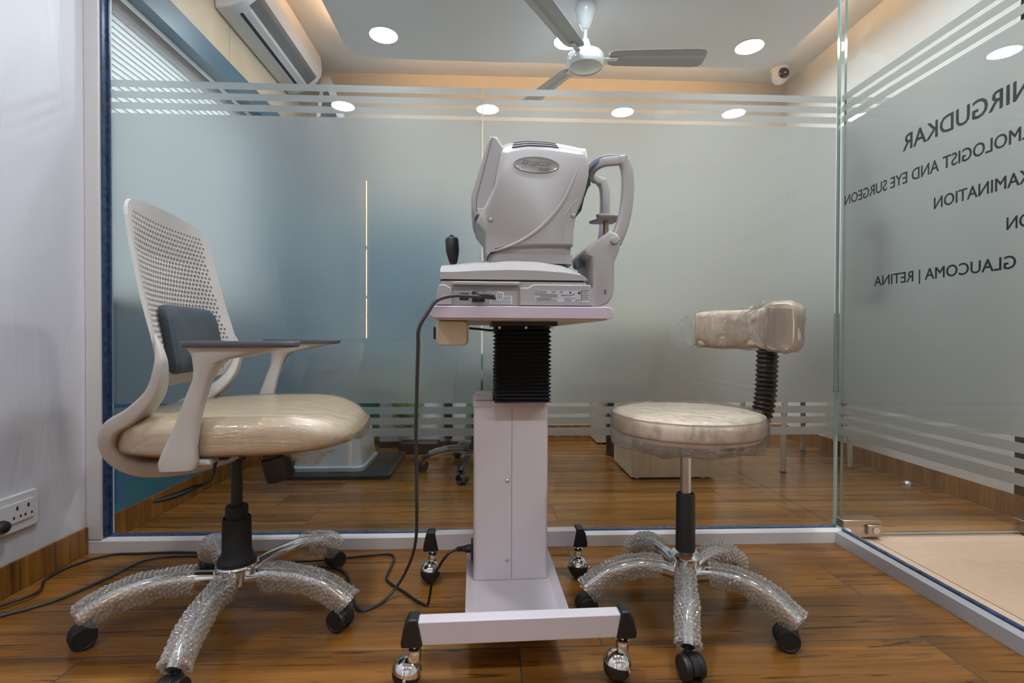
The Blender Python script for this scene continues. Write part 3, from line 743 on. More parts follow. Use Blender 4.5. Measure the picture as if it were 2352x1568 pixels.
tube(b, p, [.004+.006*sin(pi*min(1, (i+2)/len(p)*1.0)) for i in range(len(p))], 10, ry=[.003+.004*sin(pi*(i+1)/(len(p)+1)) for i in range(len(p))])
obj('height_lever', b, M['black'], ch, smooth=True)
b = BM(); lathe(b, [(.0135, .27), (.0135, .40), (.022, .402), (.024, .418)], (.012, 0, 0), seg=24); obj('gas_lift', b, M['black'], ch, smooth=True)
b = BM(); lathe(b, [(.046, .139), (.046, .147), (.040, .153), (.0345, .170), (.0335, .252), (.031, .255), (.029, .250), (.0265, .250), (.0265, .282), (.0245, .285), (.018, .284)], (.012, 0, 0), seg=30); obj('lift_cover', b, M['blackm'], ch, smooth=True)
b = BM(); lathe(b, [(.02, .082), (.036, .084), (.038, .090), (.040, .128), (.049, .130), (.051, .134), (.049, .139), (.03, .140)], (.012, 0, 0), seg=34); obj('base_hub', b, M['chrome'], ch, smooth=True)
def arm(s):
    r = bpy.data.objects.new('armrest', None); COL.objects.link(r); r.parent = ch; r.location = (0 if s < 0 else .004, s*.262, 0); r.empty_display_size = .03
    # loft of horizontal-ish sections from foot to pad
    secs = [(-.032, .449, .030, .030), (-.012, .441, .046, .022), (-.012, .4455, .064, .033), (-.010, .462, .072, .036), (-.006, .49, .060, .034), (.004, .53, .052, .032), (.016, .57, .046, .032), (.029, .61, .044, .034), (.042, .640, .046, .038), (.054, .660, .066, .046), (.074, .676, .112, .054), (.094, .688, .164, .058), (.110, .6945, .204, .060)]
    b = BM(); rings = []
    for i, (xc, z, lx, ly) in enumerate(secs[1:]):
        rings.append([Vector((xc+x, y, z + (.012*(x/(lx/2)) if 3 < i < 9 else 0))) for x, y in selipse(0, 0, lx/2, ly/2, 3.2, 28)])
    loft(b, rings); obj('arm_support', b, M['ltgrey'], r, smooth=True)
    b = BM(); prism(b, [(-.03, .447), (.045, .447), (.040, .460), (-.025, .463)], .012*-s, -s*.175); obj('arm_bracket', b, M['ltgrey'], r, bevel=.005)
    b = BM(); rings = []
    for f_, z in ((.965, .6948), (1, .698), (1, .7045), (.975, .7075)):
        rings.append([(.110+x*f_, y*f_, z) for x, y in selipse(0, 0, .112, .038, 3.6, 40)])
    loft(b, rings); obj('arm_pad', b, M['dkgrey'], r, smooth=True)
arm(-1); arm(1)
CH_R = .308
leg_paths = []
ang = [-22, 50, 122, 194, 268]
swv = [150, 40, 120, 215, 250]
for i, a in enumerate(ang):
    T = Matrix.Translation((.012, 0, 0)) @ Matrix.Rotation(radians(a), 4, 'Z'); R0 = CH_R
    path = [T @ Vector(p) for p in ((.030, 0, .100), (.10, 0, .113), (.18, 0, .115), (.25, 0, .101), (.295, 0, .080), (R0+.006, 0, .066))]
    lg = star_leg(path, .017, .015, M['chrome']); lg.parent = ch
    sl_ = bubble_sleeve(path, .026, .027, (.45 if i == 1 else .16 + .03*(i == 3)), .985, seed=i+1); sl_.parent = lg
    cs = twin_caster(); cs.parent = ch; cs.location = T @ Vector((R0-.006, 0, .0565)); cs.rotation_euler = (0, 0, radians(swv[i]))

# ------------------------------------------------------------------ round stool with backrest
st = empty('round_stool', 'round stool with plastic-wrapped beige seat, curved backrest and chrome base', 'stool', (.503, 1.275, 0))
sseat = obj('seat', cushion(0, 0, .187, .187, .4785, .529, 2, .022, 72, .006), M['stoolseat'], st, smooth=True)
b = BM(); lathe(b, [(.03, .462), (.15, .464), (.176, .470), (.182, .4785), (.02, .479)], seg=48); obj('seat_base', b, M['stoolseat'], st, smooth=True)
b = BM()
for zz, rr in ((.523, .1835), ):
    p = [Vector((rr*cos(2*pi*k/64), rr*sin(2*pi*k/64), zz)) for k in range(65)]; tube(b, p, .0016, 6, cap=False)
obj('piping', b, M['stoolseat'], sseat, smooth=True)
def bag(x, y, z): return z + (-.012-.012*noise.noise(Vector((x*14, y*14, 4))) if z < .475 else 0)
wrapo = obj('plastic_wrap', cushion(0, 0, .190, .190, .462, .530, 2, .022, 160, .006, wob=.010, off=.003, shape=bag), M['wrap2'], sseat, smooth=True)
b = BM(); lathe(b, [(.0135, .30), (.0135, .428)], seg=24); lathe(b, [(.0175, .425), (.0175, .4615)], seg=24); obj('gas_lift', b, M['steel'], st, smooth=True)
b = BM(); lathe(b, [(.0245, .165), (.0235, .313), (.022, .3165), (.019, .3165), (.018, .313)], seg=28); obj('lift_cover', b, M['black'], st, smooth=True)
b = BM(); lathe(b, [(.02, .098), (.034, .10), (.036, .108), (.034, .148), (.040, .153), (.041, .156), (.029, .169), (.024, .170)], seg=34); obj('base_hub', b, M['chrome'], st, smooth=True)
b = BM(); lathe(b, [(.028, 0), (.030, .003)], (0, 0, .093), seg=20); obj('hub_cap', b, M['black'], st)
ang = [-38, 34, 106, 168+10, 250]
swv = [165, 40, 100, 190, 280]
for i, a in enumerate(ang):
    T = Matrix.Rotation(radians(a), 4, 'Z'); R0 = .250
    path = [T @ Vector(p) for p in ((.028, 0, .112), (.07, 0, .124), (.13, 0, .128), (.19, 0, .112), (.232, 0, .084), (R0+.004, 0, .066))]
    lg = star_leg(path, .015, .014, M['chrome']); lg.parent = st
    sl_ = bubble_sleeve(path, .023, .025, .19 if i != 2 else .3, .985, seed=i+11); sl_.parent = lg
    cs = twin_caster(); cs.parent = st; cs.location = T @ Vector((R0-.006, 0, .0565)); cs.rotation_euler = (0, 0, radians(swv[i]))
# corrugated support tube
b = BM(); p = crv([(.232, .035, .700), (.232, .035, .66), (.230, .035, .60), (.224, .03, .555), (.212, .025, .515), (.188, .02, .478), (.150, .01, .455), (.11, 0, .449)], 26)
rr = []
acc = 0
for i, q in enumerate(p):
    if i: acc += (q-p[i-1]).length
    t_ = (acc/.0128) % 1; rr.append(.0225 + .0065*(1-abs(2*t_-1)) if acc > .016 else .021)
tube(b, p, rr, 20, ref=Vector((0,1,0))); obj('corrugated_tube', b, M['brownblack'], st, smooth=False)
# curved backrest pad: arc bulging to +x
def pad_rings(off, wob, seg=30, n=26, drop=0):
    rings = []; Rr = .285; cxx = .238-Rr; half = radians(50)
    for k in range(n+1):
        f_ = k/n; a = -half + 2*half*f_; e = min(f_, 1-f_)*n; sc = 1 if e > 1 else .93+.07*e
        c = Vector((cxx+Rr*cos(a), .035+Rr*sin(a), .742)); nr = Vector((cos(a), sin(a), 0)); ring = []
        for x, z in selipse(0, 0, (.033+off)*sc, (.0545+off)*sc, 4, seg):
            w = wob*noise.noise(Vector((x*40, z*40, f_*9)))
            ring.append(c + nr*(x+w) + Vector((0, 0, z+w)))
        rings.append(ring)
    return rings
b = BM(); loft(b, pad_rings(0, 0)); bp_ = obj('backrest', b, M['stoolseat'], st, smooth=True)
b = BM(); loft(b, pad_rings(.0035, .007, 60, 70)); obj('plastic_wrap', b, M['wrap2'], bp_, smooth=True)
b = BM(); rings = []
for k in range(12):
    f_ = k/11; rings.append([])
    for j in range(26):
        a = 2*pi*j/26; w = 1+.3*noise.noise(Vector((cos(a)*2, sin(a)*2, f_*4)))
        rings[-1].append((.128-.050*f_*1.1+.030*(1-f_*.5)*w*cos(a), .255+.028*f_*f_, .742-.02*f_+.052*(1-f_*.2)*w*sin(a)))
loft(b, rings, cap=False); obj('plastic_tail', b, M['wrap2'], bp_, smooth=True)
b = BM(); rings = []
for k in range(14):
    f_ = k/13; rings.append([])
    for j in range(15):
        g_ = j/14; x = .112-.075*f_*sin(pi*g_)*.9-.01*f_; z = .80-.10*g_
        rings[-1].append((x+.008*noise.noise(Vector((f_*5, g_*5, 2))), -.190+.03*(1-f_)+.012*noise.noise(Vector((f_*6, g_*6, 1))), z+.008*sin(f_*7)))
loft(b, rings, closed=False, cap=False); obj('plastic_flap', b, M['wrap2'], bp_, smooth=True)

# ------------------------------------------------------------------ instrument table
TY = radians(2)
tb = empty('instrument_table', 'white wheeled instrument stand with black bellows column and lilac-edged top', 'instrument table', (.045, 1.26, 0), TY)
b = BM()
def cap_round(x0, x1, z0, z1, n=8):
    r = (z1-z0)/2; o = []
    for k in range(n+1): a = -pi/2 + pi*k/n; o.append((x1-r+r*cos(a), z0+r+r*sin(a)))
    for k in range(n+1): a = pi/2 + pi*k/n; o.append((x0+r+r*cos(a), z0+r+r*sin(a)))
    return o
rings = [[(x, y, z) for x, z in cap_round(-.183, .214, .757, .783)] for y in (-.19, .42)]
loft(b, rings)
obj('table_top', b, M['pink'], tb, bevel=.0015)
obj('top_underside', bx(-.168, .200, -.183, .412, .7545, .7568), M['under'], tb)
b = BM(); box(b, -.045, .112, -.065, .13, .744, .7542); obj('mount_plate', b, M['black'], tb, bevel=.001)
for x in (-.028, .035, .098):
    b = BM(); lathe(b, [(.003, -.072), (.003, -.066)], (x, 0, .7395), axis='y', seg=10); obj('mount_bolt', b, M['steel'], tb)
b = BM(); rings = []; nf = 19; x0, x1, y0, y1 = -.037, .103, -.030, .115; z = .742
zs = []
for k in range(nf*2+1):
    f_ = k/(nf*2); zs.append(.742 - .186*(f_**.92))
for k, z in enumerate(zs):
    e = -.007 if k % 2 else .0; jx = .0018*noise.noise(Vector((k*.7, 0, 0)))
    sl2 = .0025*noise.noise(Vector((k*.35, 5, 0)))
    rings.append([(x0-e+jx, y0-e, z-sl2), (x1+e+jx, y0-e, z+sl2), (x1+e+jx, y1+e, z+sl2), (x0-e+jx, y1+e, z-sl2)])
loft(b, rings); obj('bellows', b, M['blackm'], tb)
b = BM()
rings = [[(x, y, z) for x, y in rrect(-.0885, .1025, .018, .165, .010)] for z in (.098, .540)]; loft(b, rings)
cl = obj('column', b, M['stand'], tb, smooth=True)
b = BM(); rings = [[(x, y, z) for x, y in rrect(-.0905, .1045, .016, .167, .010)] for z in (.5402, .5545)]; loft(b, rings); obj('column_cap', b, M['stand'], tb, bevel=.0012)
obj('column_seam', bx(.0085, .0098, .0172, .0179, .10, .539), plain('seam_grey', (.30,.29,.30), .5), cl)
for z in (.547, .350, .148):
    b = BM(); lathe(b, [(.0045, .0), (.0045, -.0012), (.003, -.0022), (.001, -.0016)], (-.002, .0156 if z > .54 else .0178, z), axis='y', seg=14)
    box(b, -.0048, .0008, .0128, .0134, z-.0005, z+.0005); obj('screw', b, M['steel'], cl, smooth=True)
b = BM(); box(b, -.084, -.038, .03, .14, .5547, .566); obj('connector_strip', b, M['stand'], tb, bevel=.002)
# inlet on the column's left side
b = BM(); box(b, -.0945, -.0888, .045, .085, .135, .180); obj('power_inlet', b, M['black'], tb, bevel=.001)
# tray plate between beams
b = BM()
prof = [(-.106, .114), (-.088, .097), (.106, .097), (.124, .114), (.124, .088), (.112, .078), (-.094, .078), (-.106, .088)]
prism(b, prof, -.205, .218); obj('base_plate', b, M['stand'], tb, bevel=.0012)
def beam(yc, s=1):
    o = None
    b = BM(); rings = []
    for y in (yc-.016, yc+.016): rings.append([(-.2000, y, .141), (-.191, y, .093), (.2105, y, .093), (.2205, y, .141)])
    loft(b, rings); o = obj('base_beam', b, M['stand'], tb, bevel=.002)
    for sx in (-1, 1):
        b = BM(); cx = .010
        P = [(.2080, .0900), (.2510, .0900), (.2520, .101), (.2465, .130), (.2375, .1480), (.2185, .1480)]
        if sx < 0: P = [(-x+.0175, z) for x, z in P]
        prism(b, P, yc-.019, yc+.019); obj('end_cap', b, M['black'], o, bevel=.004, bseg=3)
    return o
beam(-.222); beam(.232)
def ball_caster(parent, x, y, a):
    r = bpy.data.objects.new('ball_caster', None); COL.objects.link(r); r.parent = parent; r.location = (x, y, .0905); r.rotation_euler = (0, 0, radians(a)); r.empty_display_size = .02
    b = BM(); lathe(b, [(.006, 0), (.006, -.010)], seg=12); lathe(b, [(.012, -.008), (.0145, -.010), (.0145, -.014), (.012, -.016), (.0135, -.020), (.0135, -.034)], seg=22); 
    cx, cz, R_ = .016, -.058, .0300
    # hood: dome over the wheel, cut obliquely
    rings = []; ax = Vector((-.22, 0, .95)).normalized(); s_ = Vector((0, 1, 0)); u_ = ax.cross(s_)
    for k in range(11):
        t = radians(84)*k/10; rr_ = (R_+.0012)*max(.02, sin(t)); hh = (R_+.0012)*cos(t)
        rings.append([Vector((cx, 0, cz)) + ax*hh + s_*rr_*cos(2*pi*j/28) + u_*rr_*sin(2*pi*j/28) for j in range(28)])
    loft(b, rings); obj('chrome_hood', b, M['chrome'], r, smooth=True)
    for sg in (-1, 1):
        b = BM(); lathe(b, [(.003, sg*.028), (.004, sg*.0325), (.002, sg*.034)], (cx, 0, cz), axis='y', seg=12); obj('axle_pin', b, M['chrome'], r, smooth=True)
    b = BM(); prof = [(max(.001, R_*cos(t)), R_*.94*sin(t)) for t in [radians(-88+176*k/18) for k in range(19)]]
    lathe(b, prof, (cx, 0, cz-.0015), axis='y', seg=30); obj('wheel', b, M['black'], r, smooth=True)
    return r
ball_caster(tb, -.208, -.222, 178); ball_caster(tb, .226, -.222, 215); ball_caster(tb, -.208, .232, 250); ball_caster(tb, .226, .232, 262)
# power box under the top
b = BM(); rings = []
P = rrect(-.173, -.102, .698, .7535, .010, 4)
for y, f_ in ((-.125, .93), (-.12, 1), (0, 1)): rings.append([(-.1375+(x+.1375)*f_, y, .726+(z-.726)*f_) for x, z in P])
loft(b, rings); pw = obj('power_box', b, M['stand2'], tb, smooth=True); pw['label'] = 'cream power box under the table top'
b = BM(); box(b, -.181, -.1735, -.095, -.06, .712, .740); obj('rocker_switch', b, M['black'], pw, bevel=.0015)
b = BM(); tube(b, crv([(-.10, -.05, .738), (-.075, -.05, .736), (-.045, -.045, .733), (-.02, -.03, .7385)], 6), .0028, 8); obj('switch_cable', b, M['cable'], pw, smooth=True)

# ------------------------------------------------------------------ refractometer
dv = empty('eye_examination_instrument', 'grey desktop eye-testing instrument with chin rest standing on the instrument table', 'medical instrument', (.045, 1.26, .7835), TY)
def D(p): return Vector((p[0], p[1], p[2]-.7835))
def dprism(b, pts, y0, y1): prism(b, [(x, z-.7835) for x, z in pts], y0, y1)
# lower body
b = BM()
A = [(-.172, .7845), (.176, .7845), (.158, .8385), (-.160, .8385)]
rings = []
for y, sx_, zt in ((-.166, .99, -.001), (-.160, 1, 0), (.105, 1, 0), (.11, .99, -.001)): rings.append([D((x*sx_, y, z)) for x, z in A])
loft(b, rings); lb = obj('lower_body', b, M['dev'], dv, bevel=.003)
b = BM(); dprism(b, [(-.172, .786), (-.150, .786), (-.150, .822), (-.134, .8305), (.010, .8305), (.022, .8305), (.036, .8335), (.160, .8335), (.1745, .786), (.0105, .786), (.0085, .8265), (-.133, .8265), (-.133, .786), (-.1715, .786)][:0] or [(.0105, .786), (.1755, .786), (.1645, .8315), (.040, .8315), (.028, .824), (.0105, .824)], -.178, -.1662); 
dprism(b, [(-.172, .786), (-.136, .786), (-.136, .822), (-.150, .829), (-.163, .829)], -.178, -.1662)
dprism(b, [(-.1355, .8285), (.010, .8285), (.010, .8365), (-.1355, .8365)], -.178, -.1662)
obj('side_panel', b, M['dev'], lb, bevel=.002)
b = BM(); dprism(b, [(-.150, .783), (.15, .783), (.15, .7845), (-.15, .7845)][:0] or [(-.16, .8388), (.155, .8388), (.150, .8412), (-.155, .8412)], -.162, .10); obj('gap_seal', b, M['black'], dv)
b = BM()
for x0_, x1_, z0_, z1_ in ((-.1195, -.100, .797, .812),): box(b, x0_, x1_, -.1675, -.1662, z0_-.7835, z1_-.7835)
obj('data_port', b, M['black'], lb)
b = BM(); box(b, -.0925, -.065, -.169, -.1662, .7935-.7835, .8155-.7835); obj('power_inlet', b, M['black'], lb)
def label_plate(x0, x1, z0, z1, y, mat, name='rating_label'):
    return obj(name, bx(x0, x1, y-.0004, y, z0-.7835, z1-.7835), mat, lb)
def FM(x, z, y): return Matrix.Translation((x, y, z-.7835)) @ Matrix.Rotation(radians(90), 4, 'X')
rl = label_plate(.0415, .1625, .7935, .8185, -.1782, M['lab'])
label_plate(-.054, -.0055, .7895, .807, -.1663, M['labw'], 'address_label')
ty = -.1788
text('label_text', 'TOPCON', .0046, M['ink'], rl, FM(.049, .8142, ty), sx=1.0)
text('label_text', 'CE', .0052, M['ink'], rl, FM(.0965, .8137, ty))
text('label_text', 'KR-800', .003, M['ink'], rl, FM(.078, .8148, ty))
text('label_text', 'TOPCON CORPORATION', .0030, M['ink'], rl, FM(.047, .7995, ty), sx=.9)
b = BM()
prism(b, [(.0428, .8140-.7835), (.0440, .8178-.7835), (.0452, .8178-.7835), (.0440, .8140-.7835)], ty, ty+.0003); prism(b, [(.0450, .8140-.7835), (.0463, .8178-.7835), (.0476, .8178-.7835), (.0463, .8140-.7835)], ty, ty+.0003)
lathe(b, [(.0030, ty), (.0030, ty+.0003)], (.1395, 0, .8135-.7835), axis='y', seg=18)
box(b, .125, .129, ty, ty+.0003, .0268, .0282); box(b, .118, .1215, ty, ty+.0003, .0285, .033)
rnd = random.Random(3)
for z_, xa, xb in ((.8115,.0425,.068),(.8095,.0425,.092),(.8062,.055,.092),(.8042,.055,.092),(.7975,.046,.092),(.7952,.0425,.090),(.8085,.100,.128),(.8065,.100,.122),(.8015,.107,.131),(.7985,.107,.122),(.7955,.107,.123),(.7982,.131,.142),(.7962,.131,.142)):
    x = xa
    while x < xb:
        w = rnd.uniform(.0012, .005); box(b, x, min(x+w, xb), ty, ty+.0003, z_-.7835, z_-.7835+.0009); x += w+.0008
for k in range(5): box(b, .1475, .1608, ty, ty+.0003, .0338-.0045*k, .0338-.0045*k+.0012); box(b, .1435, .1462, ty, ty+.0003, .0338-.0045*k-.002, .0338-.0045*k+.001)
for z_ in (.808, .8022): box(b, .0425, .093, ty, ty+.0003, z_-.7835, z_-.7835+.0003)
obj('label_print', b, M['ink'], rl)
b = BM()
for k in range(7):
    x = -.052
    while x < -.009: w = rnd.uniform(.001, .004); box(b, x, min(x+w, -.0075), -.1671, -.1668, .0075+.0022*k, .0083+.0022*k); x += w+.0007
obj('label_print', b, M['ink'], lb)
# sliding upper base
A0 = [(-.163, .8418), (.160, .8418), (.158, .847), (.147, .853), (.11, .8585), (.05, .8625), (-.012, .8632), (-.07, .861), (-.134, .857), (-.161, .857)]
A1 = [(-.163, .8418), (.160, .8418), (.155, .856), (.143, .872), (.11, .888), (.05, .8985), (-.012, .900), (-.07, .893), (-.134, .885), (-.162, .882)]
def mixp(A, B, t): return [(a[0]*(1-t)+c[0]*t, a[1]*(1-t)+c[1]*t) for a, c in zip(A, B)]
b = BM(); rings = []
for y, t_ in ((-.168, 0), (-.150, .35), (-.115, .8), (-.085, 1), (.05, 1), (.08, .8), (.105, .3), (.112, 0)): rings.append([D((x, y, z)) for x, z in mixp(A0, A1, t_)])
loft(b, rings); obj('sliding_base', b, M['dev'], dv, smooth=True)
# neck
b = BM(); rings = []
for z, e in ((.885, 0), (.906, 0), (.9065, -.004), (.932, -.002)): rings.append([D((x, y, z)) for x, y in rrect(-.055-e, .139+e, -.118-e, .065+e, .018)])
loft(b, rings); obj('neck', b, M['dev'], dv, smooth=True)
# head
H0 = [(-.060, .899), (-.045, .913), (-.010, .921), (.04, .9245), (.09, .926), (.137, .926), (.138, .962), (.143, .995), (.156, .025+1), (.165, 1.055), (.172, 1.09), (.170, 1.125), (.163, 1.136), (.150, 1.136), (.125, 1.1385), (.08, 1.1425), (.03, 1.1425), (-.010, 1.135), (-.027, 1.1285), (-.040, 1.06), (-.062, 1.012), (-.075, .995), (-.080, .975), (-.062, .952), (-.063, .930)]
H1 = [(-.058, .902), (-.045, .913), (-.010, .921), (.04, .9245), (.09, .926), (.137, .926), (.138, .962), (.143, .995), (.156, .025+1), (.166, 1.055), (.176, 1.09), (.176, 1.14), (.170, 1.158), (.158, 1.158), (.130, 1.1640), (.08, 1.171), (.03, 1.172), (-.010, 1.166), (-.030, 1.157), (-.050, 1.06), (-.074, 1.012), (-.083, .995), (-.086, .975), (-.066, .948), (-.063, .926)]
b = BM(); rings = []
for y, t_ in ((-.125, 0), (-.1215, .05), (-.113, .5), (-.103, .85), (-.088, 1), (.038, 1), (.053, .85), (.063, .5), (.0715, .05), (.075, 0)):
    ins = .004 if y in (-.125, .075) else 0; cx_, cz_ = .05, 1.03
    rings.append([D((x+(cx_-x)*ins/.1, y, z+(cz_-z)*ins/.12)) for x, z in mixp(H0, H1, t_)])
loft(b, rings); hd = obj('head', b, M['dev'], dv, smooth=True)
# flowing ridge across the side of the head
b = BM(); p = crv([D(q) for q in ((-.050, -.1255, .909), (-.02, -.1258, .918), (.02, -.126, .936), (.06, -.126, .964), (.095, -.126, 1.0), (.118, -.126, 1.035), (.134, -.1255, 1.07), (.147, -.1245, 1.10), (.160, -.122, 1.122))], 6)
tube(b, p, [.001+.0034*sin(pi*i/(len(p)-1)) for i in range(len(p))], 10, ref=Vector((0,1,0)), ry=.0011); obj('ridge', b, M['dev'], hd, smooth=True)
b = BM(); p = crv([D(q) for q in ((.112, -.1245, .928), (.114, -.125, .97), (.122, -.125, 1.0), (.140, -.1245, 1.025), (.156, -.123, 1.035))], 6)
tube(b, p, .0016, 8, ry=.0012, ref=Vector((0,1,0))); obj('ridge', b, M['dev'], hd, smooth=True)
# lens side dark nose
b = BM(); dprism(b, [(.155, 1.025), (.1605, 1.05), (.171, 1.083), (.176, 1.093), (.1785, 1.08), (.1805, 1.080), (.1805, 1.070), (.1765, 1.067), (.166, 1.04), (.159, 1.01), (.153, 1.01)], -.105, .055); obj('lens_nose', b, M['black'], hd)
# vents
for k in range(3):
    b = BM(); rings = []; tt = (.34, .56, .78)[k]; y_ = (-.1168, -.1118, -.1048)[k]
    for j in range(13):
        f_ = j/12; hwid = .050-.004*k*0; x = .0 + .008*(2-k)*.3 + .100*f_; x = (.050-(.053-.002*k)) + (.106-.004*k)*f_
        zz = 0
        A_, B_ = H0[13:18], H1[13:18]
        def at(P_, x):
            for (xa, za), (xb, zb) in zip(P_[:-1], P_[1:]):
                if xb <= x <= xa: return za+(zb-za)*(xa-x)/(xa-xb)
            return P_[0][1] if x > P_[0][0] else P_[-1][1]
        zz = at(A_, x)*(1-tt)+at(B_, x)*tt
        rings.append([D((x, y_-.0016, zz-.0010)), D((x, y_-.0010, zz+.0012)), D((x, y_+.003, zz+.0010)), D((x, y_+.003, zz-.001))])
    loft(b, rings); obj('vent_slot', b, M['black'], hd)
# badge
b = BM()
lathe(b, [(.0520, 0), (.0520, -.0012), (.0495, -.0016), (.048, -.0011)], seg=48, axis='y', T=Matrix.Translation((.052, -.1252, 1.106-.7835)) @ Matrix.Rotation(radians(1.5), 4, 'Y') @ Matrix.Diagonal((1, 1, .36, 1)))
bd = obj('badge', b, M['badge'], hd, smooth=True)
text('badge_text', 'TOPCON', .0138, M['inkg'], bd, FM(.034, 1.1040, -.1272), offset=.0002, sx=.86)
text('badge_text', 'KR-800', .0092, M['inkg'], bd, FM(.057, 1.0935, -.1272), sx=.86)
b = BM()
for k in range(2): prism(b, [(.018+.007*k, 1.1075-.7835), (.023+.007*k, 1.1165-.7835), (.0275+.007*k, 1.1165-.7835), (.0225+.007*k, 1.1075-.7835)], -.1274, -.1270)
obj('badge_mark', b, M['inkg'], bd)
for x, z in ((.1365, .9945), (-.052, .981)):
    b = BM(); lathe(b, [(.0052, -.1252), (.0052, -.1262), (.0046, -.1266), (.001, -.1266)], (x, 0, z-.7835), axis='y', seg=20); obj('screw_cover', b, M['dev'], hd, smooth=True)
    b = BM(); lathe(b, [(.0060, -.1250), (.0060, -.1256), (.0053, -.1256), (.0053, -.1250)], (x, 0, z-.7835), axis='y', seg=24); obj('screw_ring', b, M['dkgrey'], hd)
# screen slab on the operator side
b = BM(); rings = []
Sc = [(-.088, .985), (-.0935, 1.005), (-.0955, 1.035), (-.058, 1.160), (-.051, 1.172), (-.038, 1.1715), (-.022, 1.148), (-.034, 1.085), (-.055, 1.010), (-.070, 1.0)]
for y, ins in ((-.118, .004), (-.112, 0), (.062, 0), (.068, .004)): rings.append([D((x+(-.065-x)*ins/.05, y, z+(1.08-z)*ins/.1)) for x, z in Sc])
loft(b, rings); sn = obj('screen_housing', b, M['dev'], dv, bevel=.002)
b = BM(); dprism(b, [(-.0480, 1.1690), (-.0470, 1.1690), (-.0825, 1.030), (-.0828, 1.0), (-.0838, 1.0), (-.0838, 1.030)], -.1186, -.1178); obj('screen_seam', b, M['dkgrey'], sn)
b = BM(); dprism(b, [(-.0812, .9925), (-.0625, .9925), (-.0675, 1.0065), (-.0812, 1.0065)], -.1215, -.110); obj('side_hatch', b, M['dev2'], dv, bevel=.001)
# joystick
js = bpy.data.objects.new('joystick', None); COL.objects.link(js); js.parent = dv; js.location = (-.138, 0, .880-.7835); js.rotation_euler = (0, radians(-4), 0); js.empty_display_size = .02
b = BM(); lathe(b, [(.007, 0), (.0085, .010), (.0075, .018), (.010, .022), (.0145, .040), (.0165, .052), (.0165, .078), (.013, .083), (.004, .085)], seg=24); obj('stick', b, M['black'], js, smooth=True)
b = BM(); lathe(b, [(.005, .084), (.005, .089), (.002, .0895)], seg=16); obj('trigger_button', b, M['black'], js, smooth=True)
# chin rest assembly
cr = bpy.data.objects.new('chin_rest', None); COL.objects.link(cr); cr.parent = dv; cr.location = (0, 0, 0); cr.empty_display_size = .03
b = BM(); rings = []
C0 = [(.176, .7875), (.200, .788), (.222, .795), (.233, .810), (.2375, .830), (.237, .892), (.245, .910), (.251, .925), (.252, .945), (.246, .958), (.228, .966), (.175, .928), (.168, .916), (.172, .908), (.184, .905), (.186, .885), (.186, .835), (.180, .822), (.174, .815)]
for y, ins in ((-.108, .004), (-.104, 0), (.060, 0), (.064, .004)): rings.append([D((x+(.21-x)*ins/.04, y, z+(.87-z)*ins/.09)) for x, z in C0])
loft(b, rings); ca = obj('support_arm', b, M['dev'], cr, bevel=.004)
def text_person(par):
    b = BM(); x, z, y = .2155, .822, -.1088; lathe(b, [(.0014, y), (.0014, y+.0005)], (x, 0, z+.0052-.7835), axis='y', seg=10)
    dprism(b, [(x-.0005, z+.0035), (x+.0005, z+.0035), (x+.0006, z), (x+.003, z-.004), (x+.0018, z-.0045), (x, z-.0012), (x-.0018, z-.0045), (x-.003, z-.004), (x-.0006, z)], y, y+.0005)
    box(b, x-.0034, x+.0034, y, y+.0005, z+.0018-.7835, z+.0030-.7835); return obj('patient_symbol', b, M['ink'], par)
text_person(ca)
b = BM(); lathe(b, [(.0085, -.1085), (.0085, -.112), (.0075, -.1135), (.001, -.1138)], (.2365, 0, .942-.7835), axis='y', seg=28); obj('pivot_cap', b, M['dev'], ca, smooth=True)
b = BM(); box(b, .2485, .2492, -.1090, -.1082, .939-.7835, .944-.7835); obj('height_mark', b, M['ink'], ca)
b = BM(); lathe(b, [(.010, -.03), (.011, -.025), (.011, .0), (.010, .004)], (.171, 0, .898-.7835), axis='y', seg=24); obj('adjusting_knob', b, M['pad'], ca, smooth=True)
# forehead frame: near post, band, far post
b = BM(); p = crv([D(q) for q in ((.243, -.088, .940), (.258, -.088, .975), (.269, -.088, 1.02), (.2735, -.088, 1.07), (.272, -.088, 1.11), (.266, -.088, 1.130))], 6)
sweep_rect(b, p, .028, [.029-.005*i/(len(p)-1) for i in range(len(p))], rad=.4)
obj('post', b, M['dev'], cr, smooth=True); b = BM()
p = crv([D(q) for q in ((.238, .055, .940), (.248, .055, .965), (.254, .055, 1.0), (.256, .055, 1.05), (.256, .055, 1.10), (.250, .055, 1.128))], 6)
sweep_rect(b, p, .024, .024, rad=.4)
obj('post', b, M['dev'], cr, smooth=True)
b = BM(); p = crv([D(q) for q in ((.268, -.092, 1.134), (.250, -.080, 1.1365), (.222, -.066, 1.137), (.208, -.045, 1.134), (.205, -.02, 1.130), (.212, .01, 1.128), (.235, .045, 1.128), (.252, .058, 1.126))], 6)
rings = []
for i, (q, s, u, t) in enumerate(frames(p)):
    h_ = .011; w_ = .0055 if 4 < i < len(p)-5 else .010
    rings.append([q + s*x + u*y for x, y in rrect(-w_, w_, -h_, h_, .004, 3)])
loft(b, rings); obj('forehead_band', b, M['dev'], cr, smooth=True)
b = BM(); p = crv([D(q) for q in ((.254, -.078, 1.147), (.226, -.066, 1.149), (.206, -.048, 1.144), (.199, -.022, 1.138), (.206, .008, 1.132), (.222, .03, 1.128))], 6)
rings = []
for i, (q, s, u, t) in enumerate(frames(p)): rings.append([q + s*x + u*y for x, y in rrect(-.006, .006, -.013, .006, .005, 3)])
loft(b, rings); obj('forehead_pad', b, M['pad'], cr, smooth=True)
